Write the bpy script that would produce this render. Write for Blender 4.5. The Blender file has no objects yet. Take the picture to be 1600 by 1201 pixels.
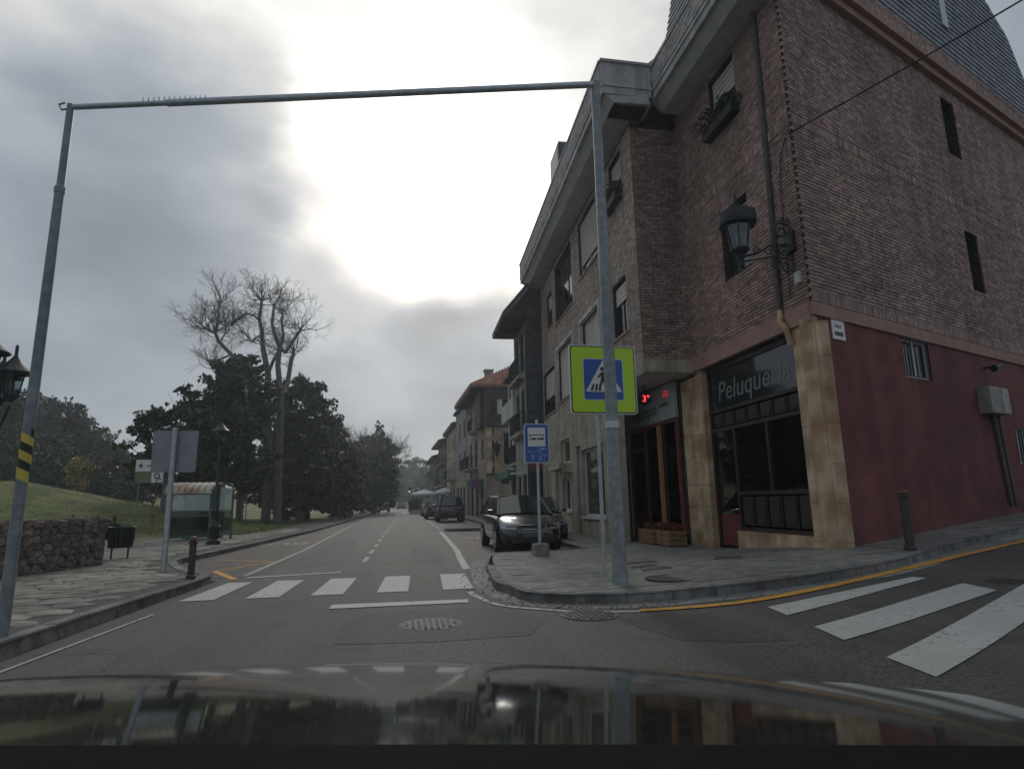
import bpy, bmesh, math, random
import numpy as np
from mathutils import Vector, Matrix
from mathutils.geometry import delaunay_2d_cdt
random.seed(7)
rng = np.random.default_rng(7)
S = bpy.context.scene
COL = S.collection

# ------------------------------------------------------------------ camera
def _n(v):
    v = np.array(v, float); return v / np.linalg.norm(v)
_F, _CX, _CY, EYE = 950.0, 800.0, 600.0, 1.3
_up = _n((-97, 4968, -950)); _fw = np.array((625 - _CX, _CY - 785, -_F)); _fw = _n(_fw - _up * _fw.dot(_up))
_M = np.array([np.cross(_fw, _up), _fw, _up])
cd = bpy.data.cameras.new('camera'); cam = bpy.data.objects.new('camera', cd); COL.objects.link(cam)
m4 = Matrix.Identity(4)
for i in range(3):
    for j in range(3): m4[i][j] = _M[i][j]
m4[2][3] = EYE
cam.matrix_world = m4
cd.sensor_width = 36; cd.lens = _F / 1600 * 36; cd.clip_start = .05; cd.clip_end = 3000
S.camera = cam
S.view_settings.view_transform = 'Standard'; S.view_settings.look = 'None'
S.view_settings.exposure = 0.0; S.view_settings.gamma = 1
try:
    S.cycles.use_denoising = True; S.cycles.max_bounces = 6; S.cycles.volume_bounces = 1
    S.cycles.transparent_max_bounces = 12; S.cycles.sample_clamp_indirect = 4
except Exception: pass

# ------------------------------------------------------------------ measuring helpers
def ray(u, v): return _M @ _n((u - _CX, _CY - v, -_F))
C0 = np.array((0, 0, EYE))
def ramp(x, y):
    t = x * .9285 + y * .3714; w = -x * .3714 + y * .9285
    s = t - 5.6; r = 0. if s <= -1.5 else (s if s >= 1.5 else (s + 1.5) ** 2 / 6)
    q = min(1, max(0, 1 - (w - 5.8) / 4.4)); return r * .056 * q * q * (3 - 2 * q)
def G(u, v, dz=0.):
    d = ray(u, v); z = dz
    for k in range(25):
        p = C0 + d * (z - EYE) / d[2]; z = .5 * z + .5 * (ramp(p[0], p[1]) + dz)
    return float(p[0]), float(p[1])
def PY(u, v, y):
    d = ray(u, v); p = C0 + d * y / d[1]; return tuple(float(a) for a in p)

# ------------------------------------------------------------------ world
SUN = ray(690, 285)
w = bpy.data.worlds.new('World'); S.world = w; w.use_nodes = True
nt = w.node_tree; nt.nodes.clear()
class NB:
    def __init__(s, nt): s.nt = nt
    def n(s, t, **k):
        x = s.nt.nodes.new(t)
        for a, b in k.items(): setattr(x, a, b)
        return x
    def l(s, a, b): s.nt.links.new(a, b)
    def m(s, op, a, b=None, c=None, clamp=False):
        x = s.n('ShaderNodeMath', operation=op, use_clamp=clamp)
        for i, v in enumerate((a, b, c)):
            if v is None: continue
            if isinstance(v, (int, float)): x.inputs[i].default_value = v
            else: s.l(v, x.inputs[i])
        return x.outputs[0]
    def dot(s, a, vec):
        x = s.n('ShaderNodeVectorMath', operation='DOT_PRODUCT'); s.l(a, x.inputs[0]); x.inputs[1].default_value = tuple(vec); return x.outputs['Value']
    def step(s, v, a, b, lo=0., hi=1.):
        x = s.n('ShaderNodeMapRange', interpolation_type='SMOOTHSTEP')
        s.l(v, x.inputs[0])
        for i, q in enumerate((a, b, lo, hi)): x.inputs[i + 1].default_value = q
        return x.outputs[0]
    def mixc(s, f, a, b, mode='MIX'):
        x = s.n('ShaderNodeMix', data_type='RGBA', blend_type=mode)
        for i, v in ((0, f), (6, a), (7, b)):
            if isinstance(v, (int, float)): x.inputs[i].default_value = v
            elif isinstance(v, tuple): x.inputs[i].default_value = v if len(v) == 4 else (*v, 1)
            else: s.l(v, x.inputs[i])
        return x.outputs[2]
B = NB(nt)
tc = B.n('ShaderNodeTexCoord')
def noise_vec(scale, mult, zs=1.0, detail=5):
    mp = B.n('ShaderNodeMapping'); mp.inputs['Scale'].default_value = (scale, scale, scale * zs); B.l(tc.outputs['Generated'], mp.inputs[0])
    nz = B.n('ShaderNodeTexNoise'); nz.inputs['Scale'].default_value = 1; nz.inputs['Detail'].default_value = detail; B.l(mp.outputs[0], nz.inputs[0])
    return nz
wn = noise_vec(5., 1, 1.6)
sub = B.n('ShaderNodeVectorMath', operation='SUBTRACT'); B.l(wn.outputs['Color'], sub.inputs[0]); sub.inputs[1].default_value = (.5, .5, .5)
sc = B.n('ShaderNodeVectorMath', operation='SCALE'); B.l(sub.outputs[0], sc.inputs[0]); sc.inputs['Scale'].default_value = .24
ad = B.n('ShaderNodeVectorMath', operation='ADD'); B.l(tc.outputs['Generated'], ad.inputs[0]); B.l(sc.outputs[0], ad.inputs[1])
nm = B.n('ShaderNodeVectorMath', operation='NORMALIZE'); B.l(ad.outputs[0], nm.inputs[0]); D = nm.outputs[0]
def lobe(u, v, inner, outer):     # angular radii in degrees
    return B.step(B.dot(D, ray(u, v)), math.cos(math.radians(outer)), math.cos(math.radians(inner)))
# brightness of the cloud sheet: thin round the sun, thick in two banks
glow = lobe(690, 285, 1, 30)
core = lobe(680, 270, 1, 15)
core2 = lobe(640, 130, 0, 22)
wide = lobe(560, 150, 10, 55)
dark1 = lobe(345, 335, 5, 17)
dark2 = lobe(120, 500, 2, 24)
dark3 = lobe(600, 600, 3, 15)
dark4 = lobe(520, 345, 1, 9)
dark5 = lobe(760, 560, 1, 10)
gap = lobe(500, 440, 0, 8)
lum = B.m('MULTIPLY_ADD', glow, .30, .43)
lum = B.m('MULTIPLY_ADD', wide, .33, lum)
lum = B.m('MULTIPLY_ADD', core, 1.6, lum)
lum = B.m('MULTIPLY_ADD', core2, .16, lum)
for dk, a in ((dark1, .40), (dark2, .36), (dark3, .50), (dark4, .25), (dark5, .3)):
    lum = B.m('MULTIPLY', lum, B.m('MULTIPLY_ADD', dk, -a, 1.0))
lum = B.m('MULTIPLY_ADD', gap, .22, lum)
n2 = noise_vec(3.2, 1, 2.6, 7)
lum = B.m('MULTIPLY', lum, B.step(n2.outputs[0], .25, .75, .84, 1.2))
n3 = noise_vec(9, 1, 2.2, 6)
lum = B.m('MULTIPLY', lum, B.step(n3.outputs[0], .3, .7, .95, 1.05))
tint = B.mixc(B.step(lum, .3, .95), (.80, .92, 1.06), (1.0, .985, .95))
cloud = B.n('ShaderNodeVectorMath', operation='SCALE'); B.l(tint, cloud.inputs[0]); B.l(B.m('MULTIPLY', lum, 8.8), cloud.inputs['Scale'])
sky = B.n('ShaderNodeTexSky', sky_type='NISHITA', sun_disc=False)
sky.sun_elevation = math.asin(SUN[2]); sky.sun_rotation = math.atan2(SUN[0], SUN[1])
sky.air_density = 1.0; sky.dust_density = 2.5
skyc = B.mixc(.06, cloud.outputs[0], sky.outputs[0])
bg = B.n('ShaderNodeBackground'); bg.inputs['Strength'].default_value = .1
B.l(skyc, bg.inputs[0]); out = B.n('ShaderNodeOutputWorld'); B.l(bg.outputs[0], out.inputs[0])
w.cycles.sampling_method = 'MANUAL'; w.cycles.sample_map_resolution = 512

sl = bpy.data.lights.new('sun', 'SUN'); sl.energy = .6; sl.angle = math.radians(14); sl.color = (1, .96, .88)
so = bpy.data.objects.new('sun', sl); COL.objects.link(so)
so.rotation_euler = Vector(SUN).to_track_quat('Z', 'Y').to_euler()

# ------------------------------------------------------------------ materials
def mat(name, c, c2=None, rough=.8, scale=6., bump=0., bscale=None, metal=0., spec=.5, island=0., detail=5, big=0., bigscale=.5, coat=0., coords='Object', emit=None, lo=.35, hi=.65, stretch=None, streak=0.):
    m = bpy.data.materials.new(name); m.use_nodes = True; t = m.node_tree; b = NB(t)
    p = t.nodes['Principled BSDF']; p.inputs['Roughness'].default_value = rough; p.inputs['Metallic'].default_value = metal
    p.inputs['Specular IOR Level'].default_value = spec; p.inputs['Coat Weight'].default_value = coat
    tcn = b.n('ShaderNodeTexCoord'); vec = tcn.outputs[coords]
    if stretch:
        mp = b.n('ShaderNodeMapping'); mp.inputs['Scale'].default_value = stretch; b.l(vec, mp.inputs[0]); vec = mp.outputs[0]
    col = (*c, 1)
    if c2 is not None:
        nz = b.n('ShaderNodeTexNoise'); nz.inputs['Scale'].default_value = scale; nz.inputs['Detail'].default_value = detail; b.l(vec, nz.inputs[0])
        col = b.mixc(b.step(nz.outputs[0], lo, hi), (*c, 1), (*c2, 1))
    if big:
        nz = b.n('ShaderNodeTexNoise'); nz.inputs['Scale'].default_value = bigscale; nz.inputs['Detail'].default_value = 4; b.l(vec, nz.inputs[0])
        f = b.step(nz.outputs[0], .3, .7, 1 - big, 1 + big)
        cc = b.n('ShaderNodeCombineColor')
        for i in range(3): b.l(f, cc.inputs[i])
        col = b.mixc(1.0, col, cc.outputs[0], 'MULTIPLY')
    if streak:
        mp = b.n('ShaderNodeMapping'); mp.inputs['Scale'].default_value = (2.4, 2.4, .16); b.l(tcn.outputs['Object'], mp.inputs[0])
        nz = b.n('ShaderNodeTexNoise'); nz.inputs['Scale'].default_value = 1; nz.inputs['Detail'].default_value = 6; nz.inputs['Roughness'].default_value = .6; b.l(mp.outputs[0], nz.inputs[0])
        f = b.step(nz.outputs[0], .38, .62, 1 + streak * .35, 1 - streak)
        cc = b.n('ShaderNodeCombineColor')
        for i in range(3): b.l(f, cc.inputs[i])
        col = b.mixc(1.0, col, cc.outputs[0], 'MULTIPLY')
    if island:
        g = b.n('ShaderNodeNewGeometry'); oi = b.n('ShaderNodeObjectInfo')
        r = b.m('FRACT', b.m('ADD', g.outputs['Random Per Island'], oi.outputs['Random']))
        f = b.m('MULTIPLY_ADD', r, 2 * island, 1 - island)
        cc = b.n('ShaderNodeCombineColor')
        for i in range(3): b.l(f, cc.inputs[i])
        col = b.mixc(1.0, col, cc.outputs[0], 'MULTIPLY')
    if isinstance(col, tuple): p.inputs['Base Color'].default_value = col
    else: b.l(col, p.inputs['Base Color'])
    if bump:
        nz = b.n('ShaderNodeTexNoise'); nz.inputs['Scale'].default_value = bscale or scale * 4; nz.inputs['Detail'].default_value = 4; b.l(vec, nz.inputs[0])
        bp = b.n('ShaderNodeBump'); bp.inputs['Strength'].default_value = bump; bp.inputs['Distance'].default_value = .02
        b.l(nz.outputs[0], bp.inputs['Height']); b.l(bp.outputs[0], p.inputs['Normal'])
    if emit:
        p.inputs['Emission Color'].default_value = (*emit[0], 1); p.inputs['Emission Strength'].default_value = emit[1]
    return m
def wornpaint(name, c, under, thr=.42, scale=9.):
    m = bpy.data.materials.new(name); m.use_nodes = True; t = m.node_tree; b = NB(t); p = t.nodes['Principled BSDF']
    p.inputs['Roughness'].default_value = .75
    tcn = b.n('ShaderNodeTexCoord')
    a = b.n('ShaderNodeTexNoise'); a.inputs['Scale'].default_value = scale; a.inputs['Detail'].default_value = 8; a.inputs['Roughness'].default_value = .72; b.l(tcn.outputs['Object'], a.inputs[0])
    a2 = b.n('ShaderNodeTexNoise'); a2.inputs['Scale'].default_value = 1.3; a2.inputs['Detail'].default_value = 3; b.l(tcn.outputs['Object'], a2.inputs[0])
    a3 = b.n('ShaderNodeTexNoise'); a3.inputs['Scale'].default_value = 90; a3.inputs['Detail'].default_value = 2; b.l(tcn.outputs['Object'], a3.inputs[0])
    f = b.m('ADD', b.m('MULTIPLY_ADD', a2.outputs[0], .35, -.17), a.outputs[0])
    f = b.m('ADD', f, b.m('MULTIPLY_ADD', a3.outputs[0], .3, -.15))
    col = b.mixc(b.step(f, thr - .07, thr + .05), (*under, 1), (*c, 1))
    col = b.mixc(b.step(a2.outputs[0], .35, .7, 0, .35), col, (*[q * .55 for q in c], 1))
    b.l(col, p.inputs['Base Color']); return m
def asphalt(name, base, tintc):
    m = bpy.data.materials.new(name); m.use_nodes = True; t = m.node_tree; b = NB(t); p = t.nodes['Principled BSDF']
    tcn = b.n('ShaderNodeTexCoord'); v = tcn.outputs['Object']
    def nz(s, d=4, r=.5):
        x = b.n('ShaderNodeTexNoise'); x.inputs['Scale'].default_value = s; x.inputs['Detail'].default_value = d; x.inputs['Roughness'].default_value = r; b.l(v, x.inputs[0]); return x.outputs[0]
    col = b.mixc(b.step(nz(30, 4, .8), .36, .64), tuple(q * .42 for q in base), tuple(q * 1.62 for q in base))
    col = b.mixc(b.step(nz(.35, 4), .35, .65, 0, .55), col, tintc)
    col = b.mixc(b.step(nz(1.1, 6, .7), .54, .64, 0, .45), col, tuple(q * .48 for q in base))
    # sparse pale chips
    vo = b.n('ShaderNodeTexVoronoi'); vo.inputs['Scale'].default_value = 55; b.l(v, vo.inputs[0])
    col = b.mixc(b.step(vo.outputs['Distance'], .10, .22, .35, 0.), col, (.22, .21, .2, 1))
    # long wheel-polished bands and oil streaks
    mp = b.n('ShaderNodeMapping'); mp.inputs['Scale'].default_value = (1.3, .05, 1); b.l(v, mp.inputs[0])
    st = b.n('ShaderNodeTexNoise'); st.inputs['Scale'].default_value = 1; st.inputs['Detail'].default_value = 3; b.l(mp.outputs[0], st.inputs[0])
    col = b.mixc(b.step(st.outputs[0], .42, .62, 0, .38), col, tuple(q * .5 for q in base))
    # cracks
    cv = b.n('ShaderNodeTexVoronoi', feature='DISTANCE_TO_EDGE'); cv.inputs['Scale'].default_value = .55
    dv = b.n('ShaderNodeTexNoise'); dv.inputs['Scale'].default_value = 1.7; dv.inputs['Detail'].default_value = 6; b.l(v, dv.inputs[0])
    mx = b.n('ShaderNodeMix', data_type='VECTOR'); mx.inputs[0].default_value = .35; b.l(v, mx.inputs[4]); b.l(dv.outputs['Color'], mx.inputs[5]); b.l(mx.outputs[1], cv.inputs[0])
    cr = b.m('MULTIPLY', b.step(cv.outputs[0], .0, .009, 1, 0), b.step(nz(.45, 2), .5, .6))
    col = b.mixc(b.m('MULTIPLY', cr, .75), col, (.012, .012, .012, 1))
    b.l(col, p.inputs['Base Color']); p.inputs['Roughness'].default_value = .72; p.inputs['Specular IOR Level'].default_value = .4
    bp = b.n('ShaderNodeBump'); bp.inputs['Strength'].default_value = .9; bp.inputs['Distance'].default_value = .02
    b.l(nz(55, 3, .7), bp.inputs['Height']); b.l(bp.outputs[0], p.inputs['Normal'])
    return m
def glassmat(name, tint=(.5, .6, .6), f0=.06):
    m = bpy.data.materials.new(name); m.use_nodes = True; t = m.node_tree; b = NB(t); t.nodes.clear()
    tr = b.n('ShaderNodeBsdfTransparent'); tr.inputs[0].default_value = (*tint, 1)
    gl = b.n('ShaderNodeBsdfGlossy'); gl.inputs['Roughness'].default_value = .02; gl.inputs['Color'].default_value = (.9, .95, .95, 1)
    fr = b.n('ShaderNodeFresnel'); fr.inputs[0].default_value = 1.5
    mx = b.n('ShaderNodeMixShader'); b.l(b.m('ADD', fr.outputs[0], f0, clamp=True), mx.inputs[0]); b.l(tr.outputs[0], mx.inputs[1]); b.l(gl.outputs[0], mx.inputs[2])
    o = b.n('ShaderNodeOutputMaterial'); b.l(mx.outputs[0], o.inputs[0]); return m
def leafmat(name, c, c2):
    m = mat(name, c, c2, rough=.55, scale=.8, island=.5, spec=.3)
    p = m.node_tree.nodes['Principled BSDF']; p.inputs['Subsurface Weight'].default_value = 0
    return m

M = {}
M['asphalt'] = asphalt('asphalt', (.085, .080, .074), (.105, .092, .078, 1))
M['patch'] = asphalt('patch_asphalt', (.062, .060, .058), (.07, .066, .06, 1))
M['bay'] = asphalt('bay_asphalt', (.095, .078, .066), (.12, .088, .068, 1))
M['white'] = wornpaint('white_road_paint', (.46, .46, .43), (.13, .125, .12), .40, 14.)
M['white2'] = wornpaint('worn_white_road_paint', (.40, .40, .37), (.10, .095, .09), .45)
M['yellow'] = wornpaint('yellow_road_paint', (.62, .30, .03), (.13, .10, .07), .42)
M['concrete'] = mat('gutter_concrete', (.17, .165, .155), (.24, .23, .21), .85, 3, .3, 60, big=.2)
M['kerb'] = mat('kerb_stone', (.10, .10, .098), (.19, .185, .175), .85, 5, .4, 40, big=.25, island=.12)
M['slab'] = mat('paving_slab', (.125, .122, .113), (.19, .184, .17), .8, 4, .3, 50, island=.07, big=.2)
M['slabbed'] = mat('slab_mortar', (.10, .097, .09), (.14, .135, .125), .9, 8, .3)
M['flag'] = mat('flagstone', (.15, .138, .118), (.28, .26, .22), .85, 3.5, .5, 30, island=.22, big=.2)
M['flagbed'] = mat('flagstone_joint', (.06, .058, .05), (.10, .095, .08), .95, 8)
M['brick'] = mat('red_brick', (.28, .18, .155), (.42, .29, .255), .85, 9, .3, 60, streak=.16, island=.28, big=.14, bigscale=.4)
M['mortar'] = mat('brick_mortar', (.035, .026, .024), (.055, .042, .038), .95, 8)
M['salmon'] = mat('salmon_render', (.32, .19, .16), (.38, .23, .19), .85, 3, .1)
M['redwall'] = mat('dark_red_render', (.13, .036, .035), (.175, .052, .05), .8, 2.2, .6, 45, big=.16, streak=.13)
M['sand'] = mat('sandstone', (.44, .27, .15), (.62, .47, .32), .8, 2.2, .2, 40, island=.18, big=.15, bigscale=2, streak=.25)
M['skylitbrick'] = mat('red_brick_skylit', (.34, .265, .215), (.50, .41, .34), .85, 9, .3, 60, streak=.16, island=.25, big=.12)  # same red brick, with sky light and veiling glare painted into its colour
M['cornicebrick'] = mat('pale_cornice_brick', (.33, .30, .29), (.45, .42, .41), .85, 9, .2, island=.2)
M['cornice'] = mat('grey_cornice', (.42, .42, .42), (.52, .51, .50), .8, 3, .1, big=.1, streak=.25)
M['soffit'] = mat('grey_soffit', (.42, .43, .42), (.50, .51, .50), .85, 3)
M['slate'] = mat('slate_tile', (.15, .17, .20), (.23, .255, .29), .55, 4, .2, 30, island=.22)
M['darkslate'] = mat('dark_slate_cladding', (.045, .052, .06), (.075, .085, .095), .6, 3, .2, island=.2)
M['frame'] = mat('dark_brown_frame', (.022, .014, .012), (.034, .02, .017), .5, 8)
M['redframe'] = mat('oxblood_frame', (.12, .022, .018), (.16, .035, .025), .5, 5)
M['wood'] = mat('orange_wood_post', (.34, .14, .05), (.44, .2, .08), .5, 4, stretch=(8, 8, .6))
M['cratewood'] = mat('planter_wood', (.16, .09, .045), (.26, .16, .08), .8, 5, .3, island=.2, stretch=(1, 6, 6))
M['cream'] = mat('cream_render', (.38, .33, .24), (.47, .41, .30), .85, 1.6, .15, 40, big=.12, streak=.25)
M['stonecream'] = mat('pale_stone_facade', (.30, .27, .20), (.42, .37, .28), .85, 2.2, .2, island=.12, streak=.25)
M['whitewall'] = mat('off_white_wall', (.50, .50, .47), (.60, .59, .55), .85, 1.6, .1, big=.1, streak=.25)
M['greywall'] = mat('grey_render', (.26, .26, .24), (.34, .33, .30), .85, 1.6, .1, big=.12, streak=.25)
M['whiteframe'] = mat('white_window_frame', (.62, .62, .60), None, .45)
M['shutter'] = mat('cream_roller_shutter', (.50, .48, .42), (.58, .55, .49), .6, 2)
M['glass'] = glassmat('window_glass')
M['dglass'] = mat('dark_window_glass', (.012, .016, .018), (.02, .025, .027), .06, 1.5, spec=.8)
M['interior'] = mat('dim_shop_interior', (.035, .033, .03), (.06, .055, .05), .9, 1.5)
M['blind'] = mat('beige_window_blind', (.42, .36, .26), (.5, .44, .33), .9, 3)
M['goods'] = mat('shop_fittings', (.10, .09, .07), (.2, .17, .12), .8, 3)
M['iron'] = mat('black_cast_iron', (.018, .022, .024), (.03, .036, .038), .45, 20, metal=.3)
M['lampglass'] = mat('frosted_lamp_glass', (.42, .42, .38), (.5, .5, .45), .3, 6)
M['galv'] = mat('galvanised_steel', (.36, .40, .43), (.46, .50, .53), .45, 14, metal=.55, big=.12)
M['pipe'] = mat('dark_metal_pipe', (.05, .05, .048), (.08, .08, .075), .6, 8)
M['galvdark'] = mat('painted_grey_green_pole', (.17, .205, .215), (.24, .275, .285), .5, 8, metal=.2, big=.15)
M['signback'] = mat('aluminium_sign_back', (.20, .215, .235), (.25, .265, .285), .5, 3, metal=.3)
M['signwhite'] = mat('sign_white', (.7, .7, .68), None, .4)
M['signblue'] = mat('sign_blue', (.015, .085, .36), None, .35)
M['signlime'] = mat('sign_fluorescent_lime', (.46, .70, .015), None, .4)
M['signblack'] = mat('sign_black', (.012, .012, .012), None, .4)
M['signred'] = mat('sign_red', (.45, .02, .02), None, .4)
M['olive'] = mat('sign_olive', (.16, .17, .08), None, .5)
M['graffiti'] = mat('pale_graffiti', (.35, .55, .75), None, .6)
M['tapey'] = mat('yellow_warning_tape', (.62, .5, .08), (.5, .4, .06), .6, 6)
M['tapek'] = mat('black_warning_tape', (.02, .02, .02), None, .6)
M['led'] = mat('red_led_digit', (.4, .01, .01), None, .4, emit=((1, .05, .05), 2.2))
M['ledreflect'] = mat('painted_led_reflection', (.3, .01, .02), None, .4, emit=((1, .07, .12), .22))  # faint glow imitating a reflection of the red digits
M['shopsign'] = mat('grey_green_fascia', (.27, .30, .29), (.32, .35, .34), .6, 2)
M['letter'] = mat('dark_lettering', (.03, .035, .035), None, .6)
M['paleletter'] = mat('pale_grey_lettering', (.17, .19, .175), None, .6)
M['bollard'] = mat('rusty_bollard', (.035, .03, .03), (.065, .045, .04), .6, 14)
M['bolltop'] = mat('rusty_bollard_cap', (.12, .045, .035), (.17, .07, .05), .6, 14)
M['shelter'] = mat('green_shelter_frame', (.03, .09, .06), (.05, .12, .08), .5, 6)
M['rust'] = mat('rusty_shelter_roof', (.36, .20, .13), (.50, .50, .38), .7, 1.1, lo=.42, hi=.6)
M['shelterlow'] = glassmat('dull_green_perspex', (.22, .32, .27), .06)
M['perspex'] = glassmat('scratched_perspex', (.5, .56, .52), .16)
M['stone'] = mat('rubble_stone', (.12, .095, .085), (.23, .19, .165), .9, 7, .6, 30, island=.3)
M['wallcore'] = mat('rubble_mortar', (.07, .06, .05), (.11, .095, .08), .95, 6)
M['block'] = mat('concrete_block', (.17, .155, .135), (.25, .23, .2), .9, 8, .5)
M['grass'] = mat('lawn_grass', (.075, .105, .02), (.165, .165, .045), .9, 1.1, .8, 18, big=.38, bigscale=.16)
M['grassblade'] = leafmat('grass_blades', (.05, .085, .016), (.11, .125, .03))
M['earth'] = mat('bare_ground', (.08, .075, .06), (.12, .11, .085), .95, .2)
M['bark'] = mat('tree_bark', (.10, .092, .08), (.17, .155, .135), .9, 6, .5, stretch=(2, 2, .5))
M['twig'] = mat('bare_twigs', (.10, .092, .085), (.15, .14, .125), .9, 4)
M['evergreen'] = leafmat('evergreen_leaves', (.016, .03, .013), (.05, .072, .026))
M['evergreen2'] = leafmat('olive_leaves', (.04, .06, .018), (.075, .095, .03))
M['spring'] = leafmat('spring_leaves', (.065, .105, .02), (.11, .15, .035))
M['brownleaf'] = leafmat('brown_winter_crown', (.045, .038, .03), (.075, .06, .045))
M['ochre'] = leafmat('ochre_leaves', (.20, .15, .03), (.28, .2, .05))
M['tile'] = mat('red_roof_tile', (.30, .12, .08), (.42, .2, .13), .8, 3, island=.25)
M['roofdark'] = mat('dark_roof', (.06, .058, .06), (.09, .085, .085), .7, 2)
M['eavewood'] = mat('dark_eave_wood', (.032, .027, .025), (.05, .042, .038), .7, 3)
M['awning'] = mat('green_awning', (.03, .14, .09), (.05, .18, .12), .8, 2)
M['redsign'] = mat('dull_red_panel', (.22, .05, .05), None, .7)
M['parasol'] = mat('white_parasol', (.66, .66, .64), None, .8)
M['carblack'] = mat('black_car_paint', (.012, .014, .018), None, .25, coat=1, spec=.6)
M['cardark'] = mat('dark_blue_grey_car_paint', (.016, .022, .032), None, .25, coat=1, spec=.6)
M['carsilver'] = mat('silver_car_paint', (.30, .31, .36), None, .3, metal=.5, coat=1)
M['carred'] = mat('maroon_car_paint', (.12, .02, .018), None, .3, coat=1)
M['carglass'] = mat('car_glass', (.02, .027, .027), None, .03, spec=1.0)
M['tyre'] = mat('tyre_rubber', (.012, .012, .012), None, .85)
M['rim'] = mat('alloy_rim', (.3, .3, .3), None, .35, metal=.8)
M['plastic'] = mat('black_plastic', (.015, .015, .016), None, .6)
M['headlight'] = mat('headlight_glass', (.28, .29, .31), None, .08, spec=1)
M['plate'] = mat('number_plate', (.09, .09, .095), None, .5)
M['taillight'] = mat('tail_light', (.12, .01, .01), None, .2)
M['chrome'] = mat('chrome_trim', (.6, .6, .6), None, .15, metal=1)
M['redflower'] = leafmat('planter_flowers', (.14, .03, .02), (.06, .09, .02))
M['cable'] = mat('black_cable', (.012, .012, .014), None, .6)
M['cover'] = mat('cast_iron_cover', (.05, .048, .046), (.10, .097, .09), .6, 30, .6, 80, metal=.2)
M['covdark'] = mat('dark_iron_grating', (.02, .02, .02), (.035, .034, .032), .7, 30, .4)
M['bonnet'] = mat('own_bonnet_paint', (.02, .02, .017), (.032, .031, .026), .055, 40, spec=.5)
M['dash'] = mat('dashboard_plastic', (.004, .004, .006), (.006, .006, .008), .9, 60, spec=.1)

# ------------------------------------------------------------------ mesh building
class MB:
    def __init__(s): s.v = []; s.f = []
    def add(s, vs, fs):
        o = len(s.v); s.v += [tuple(float(q) for q in a) for a in vs]; s.f += [tuple(i + o for i in f) for f in fs]; return s
    def hexa(s, p):   # 8 points: bottom 0-3, top 4-7
        return s.add(p, [(3, 2, 1, 0), (4, 5, 6, 7), (0, 1, 5, 4), (1, 2, 6, 5), (2, 3, 7, 6), (3, 0, 4, 7)])
    def box(s, x0, x1, y0, y1, z0, z1):
        return s.hexa([(x0, y0, z0), (x1, y0, z0), (x1, y1, z0), (x0, y1, z0), (x0, y0, z1), (x1, y0, z1), (x1, y1, z1), (x0, y1, z1)])
    def quad(s, a, b, c, d): return s.add([a, b, c, d], [(0, 1, 2, 3)])
    def tube(s, pts, r, n=8, cap=True):
        pts = [Vector(p) for p in pts]; rs = r if isinstance(r, (list, tuple)) else [r] * len(pts)
        o = len(s.v); prev = None
        for i, p in enumerate(pts):
            t = (pts[min(i + 1, len(pts) - 1)] - pts[max(i - 1, 0)]).normalized()
            if prev is None:
                a = Vector((0, 0, 1)) if abs(t.z) < .9 else Vector((1, 0, 0)); e = t.cross(a).normalized()
            else:
                e = prev - t * prev.dot(t)
                e = e.normalized() if e.length > 1e-5 else t.orthogonal().normalized()
            prev = e; g = t.cross(e)
            for k in range(n):
                a = 2 * math.pi * k / n; s.v.append(tuple(p + (e * math.cos(a) + g * math.sin(a)) * rs[i]))
        for i in range(len(pts) - 1):
            for k in range(n):
                k2 = (k + 1) % n; s.f.append((o + i * n + k, o + i * n + k2, o + (i + 1) * n + k2, o + (i + 1) * n + k))
        if cap:
            s.f.append(tuple(o + k for k in range(n))[::-1]); s.f.append(tuple(o + (len(pts) - 1) * n + k for k in range(n)))
        return s
    def lathe(s, prof, cx=0, cy=0, n=16, cz=0):
        return s.tube2([(cx, cy, cz + z) for r, z in prof], [max(r, .0005) for r, z in prof], n)
    def tube2(s, pts, rs, n):
        o = len(s.v)
        for p, r in zip(pts, rs):
            for k in range(n):
                a = 2 * math.pi * k / n; s.v.append((p[0] + r * math.cos(a), p[1] + r * math.sin(a), p[2]))
        for i in range(len(pts) - 1):
            for k in range(n):
                k2 = (k + 1) % n; s.f.append((o + i * n + k, o + i * n + k2, o + (i + 1) * n + k2, o + (i + 1) * n + k))
        s.f.append(tuple(o + k for k in range(n))[::-1]); s.f.append(tuple(o + (len(pts) - 1) * n + k for k in range(n)))
        return s
    def extrude(s, poly, fn, d0, d1):   # poly: 2-D points, fn(a,b,d)->xyz
        n = len(poly); o = len(s.v)
        for d in (d0, d1):
            for a, b in poly: s.v.append(tuple(float(q) for q in fn(a, b, d)))
        s.f.append(tuple(o + i for i in range(n))[::-1]); s.f.append(tuple(o + n + i for i in range(n)))
        for i in range(n):
            j = (i + 1) % n; s.f.append((o + i, o + j, o + n + j, o + n + i))
        return s
    def mesh(s, name, m, smooth=False, fix=True):
        me = bpy.data.meshes.new(name); me.from_pydata(s.v, [], s.f)
        if fix:
            b = bmesh.new(); b.from_mesh(me); bmesh.ops.recalc_face_normals(b, faces=b.faces); b.to_mesh(me); b.free()
        me.materials.append(M[m] if isinstance(m, str) else m)
        if smooth:
            for p in me.polygons: p.use_smooth = True
            try: me.set_sharp_from_angle(angle=math.radians(40))
            except Exception: pass
        me.update(); return me
    def build(s, name, m, parent=None, smooth=False, label=None, kind=None, fix=True):
        o = bpy.data.objects.new(name, s.mesh(name, m, smooth, fix)); COL.objects.link(o)
        if parent is not None:
            o.parent = parent; o.matrix_parent_inverse = wm(parent).inverted()
        if label: o['label'] = label
        if kind: o['kind'] = kind
        return o
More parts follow.
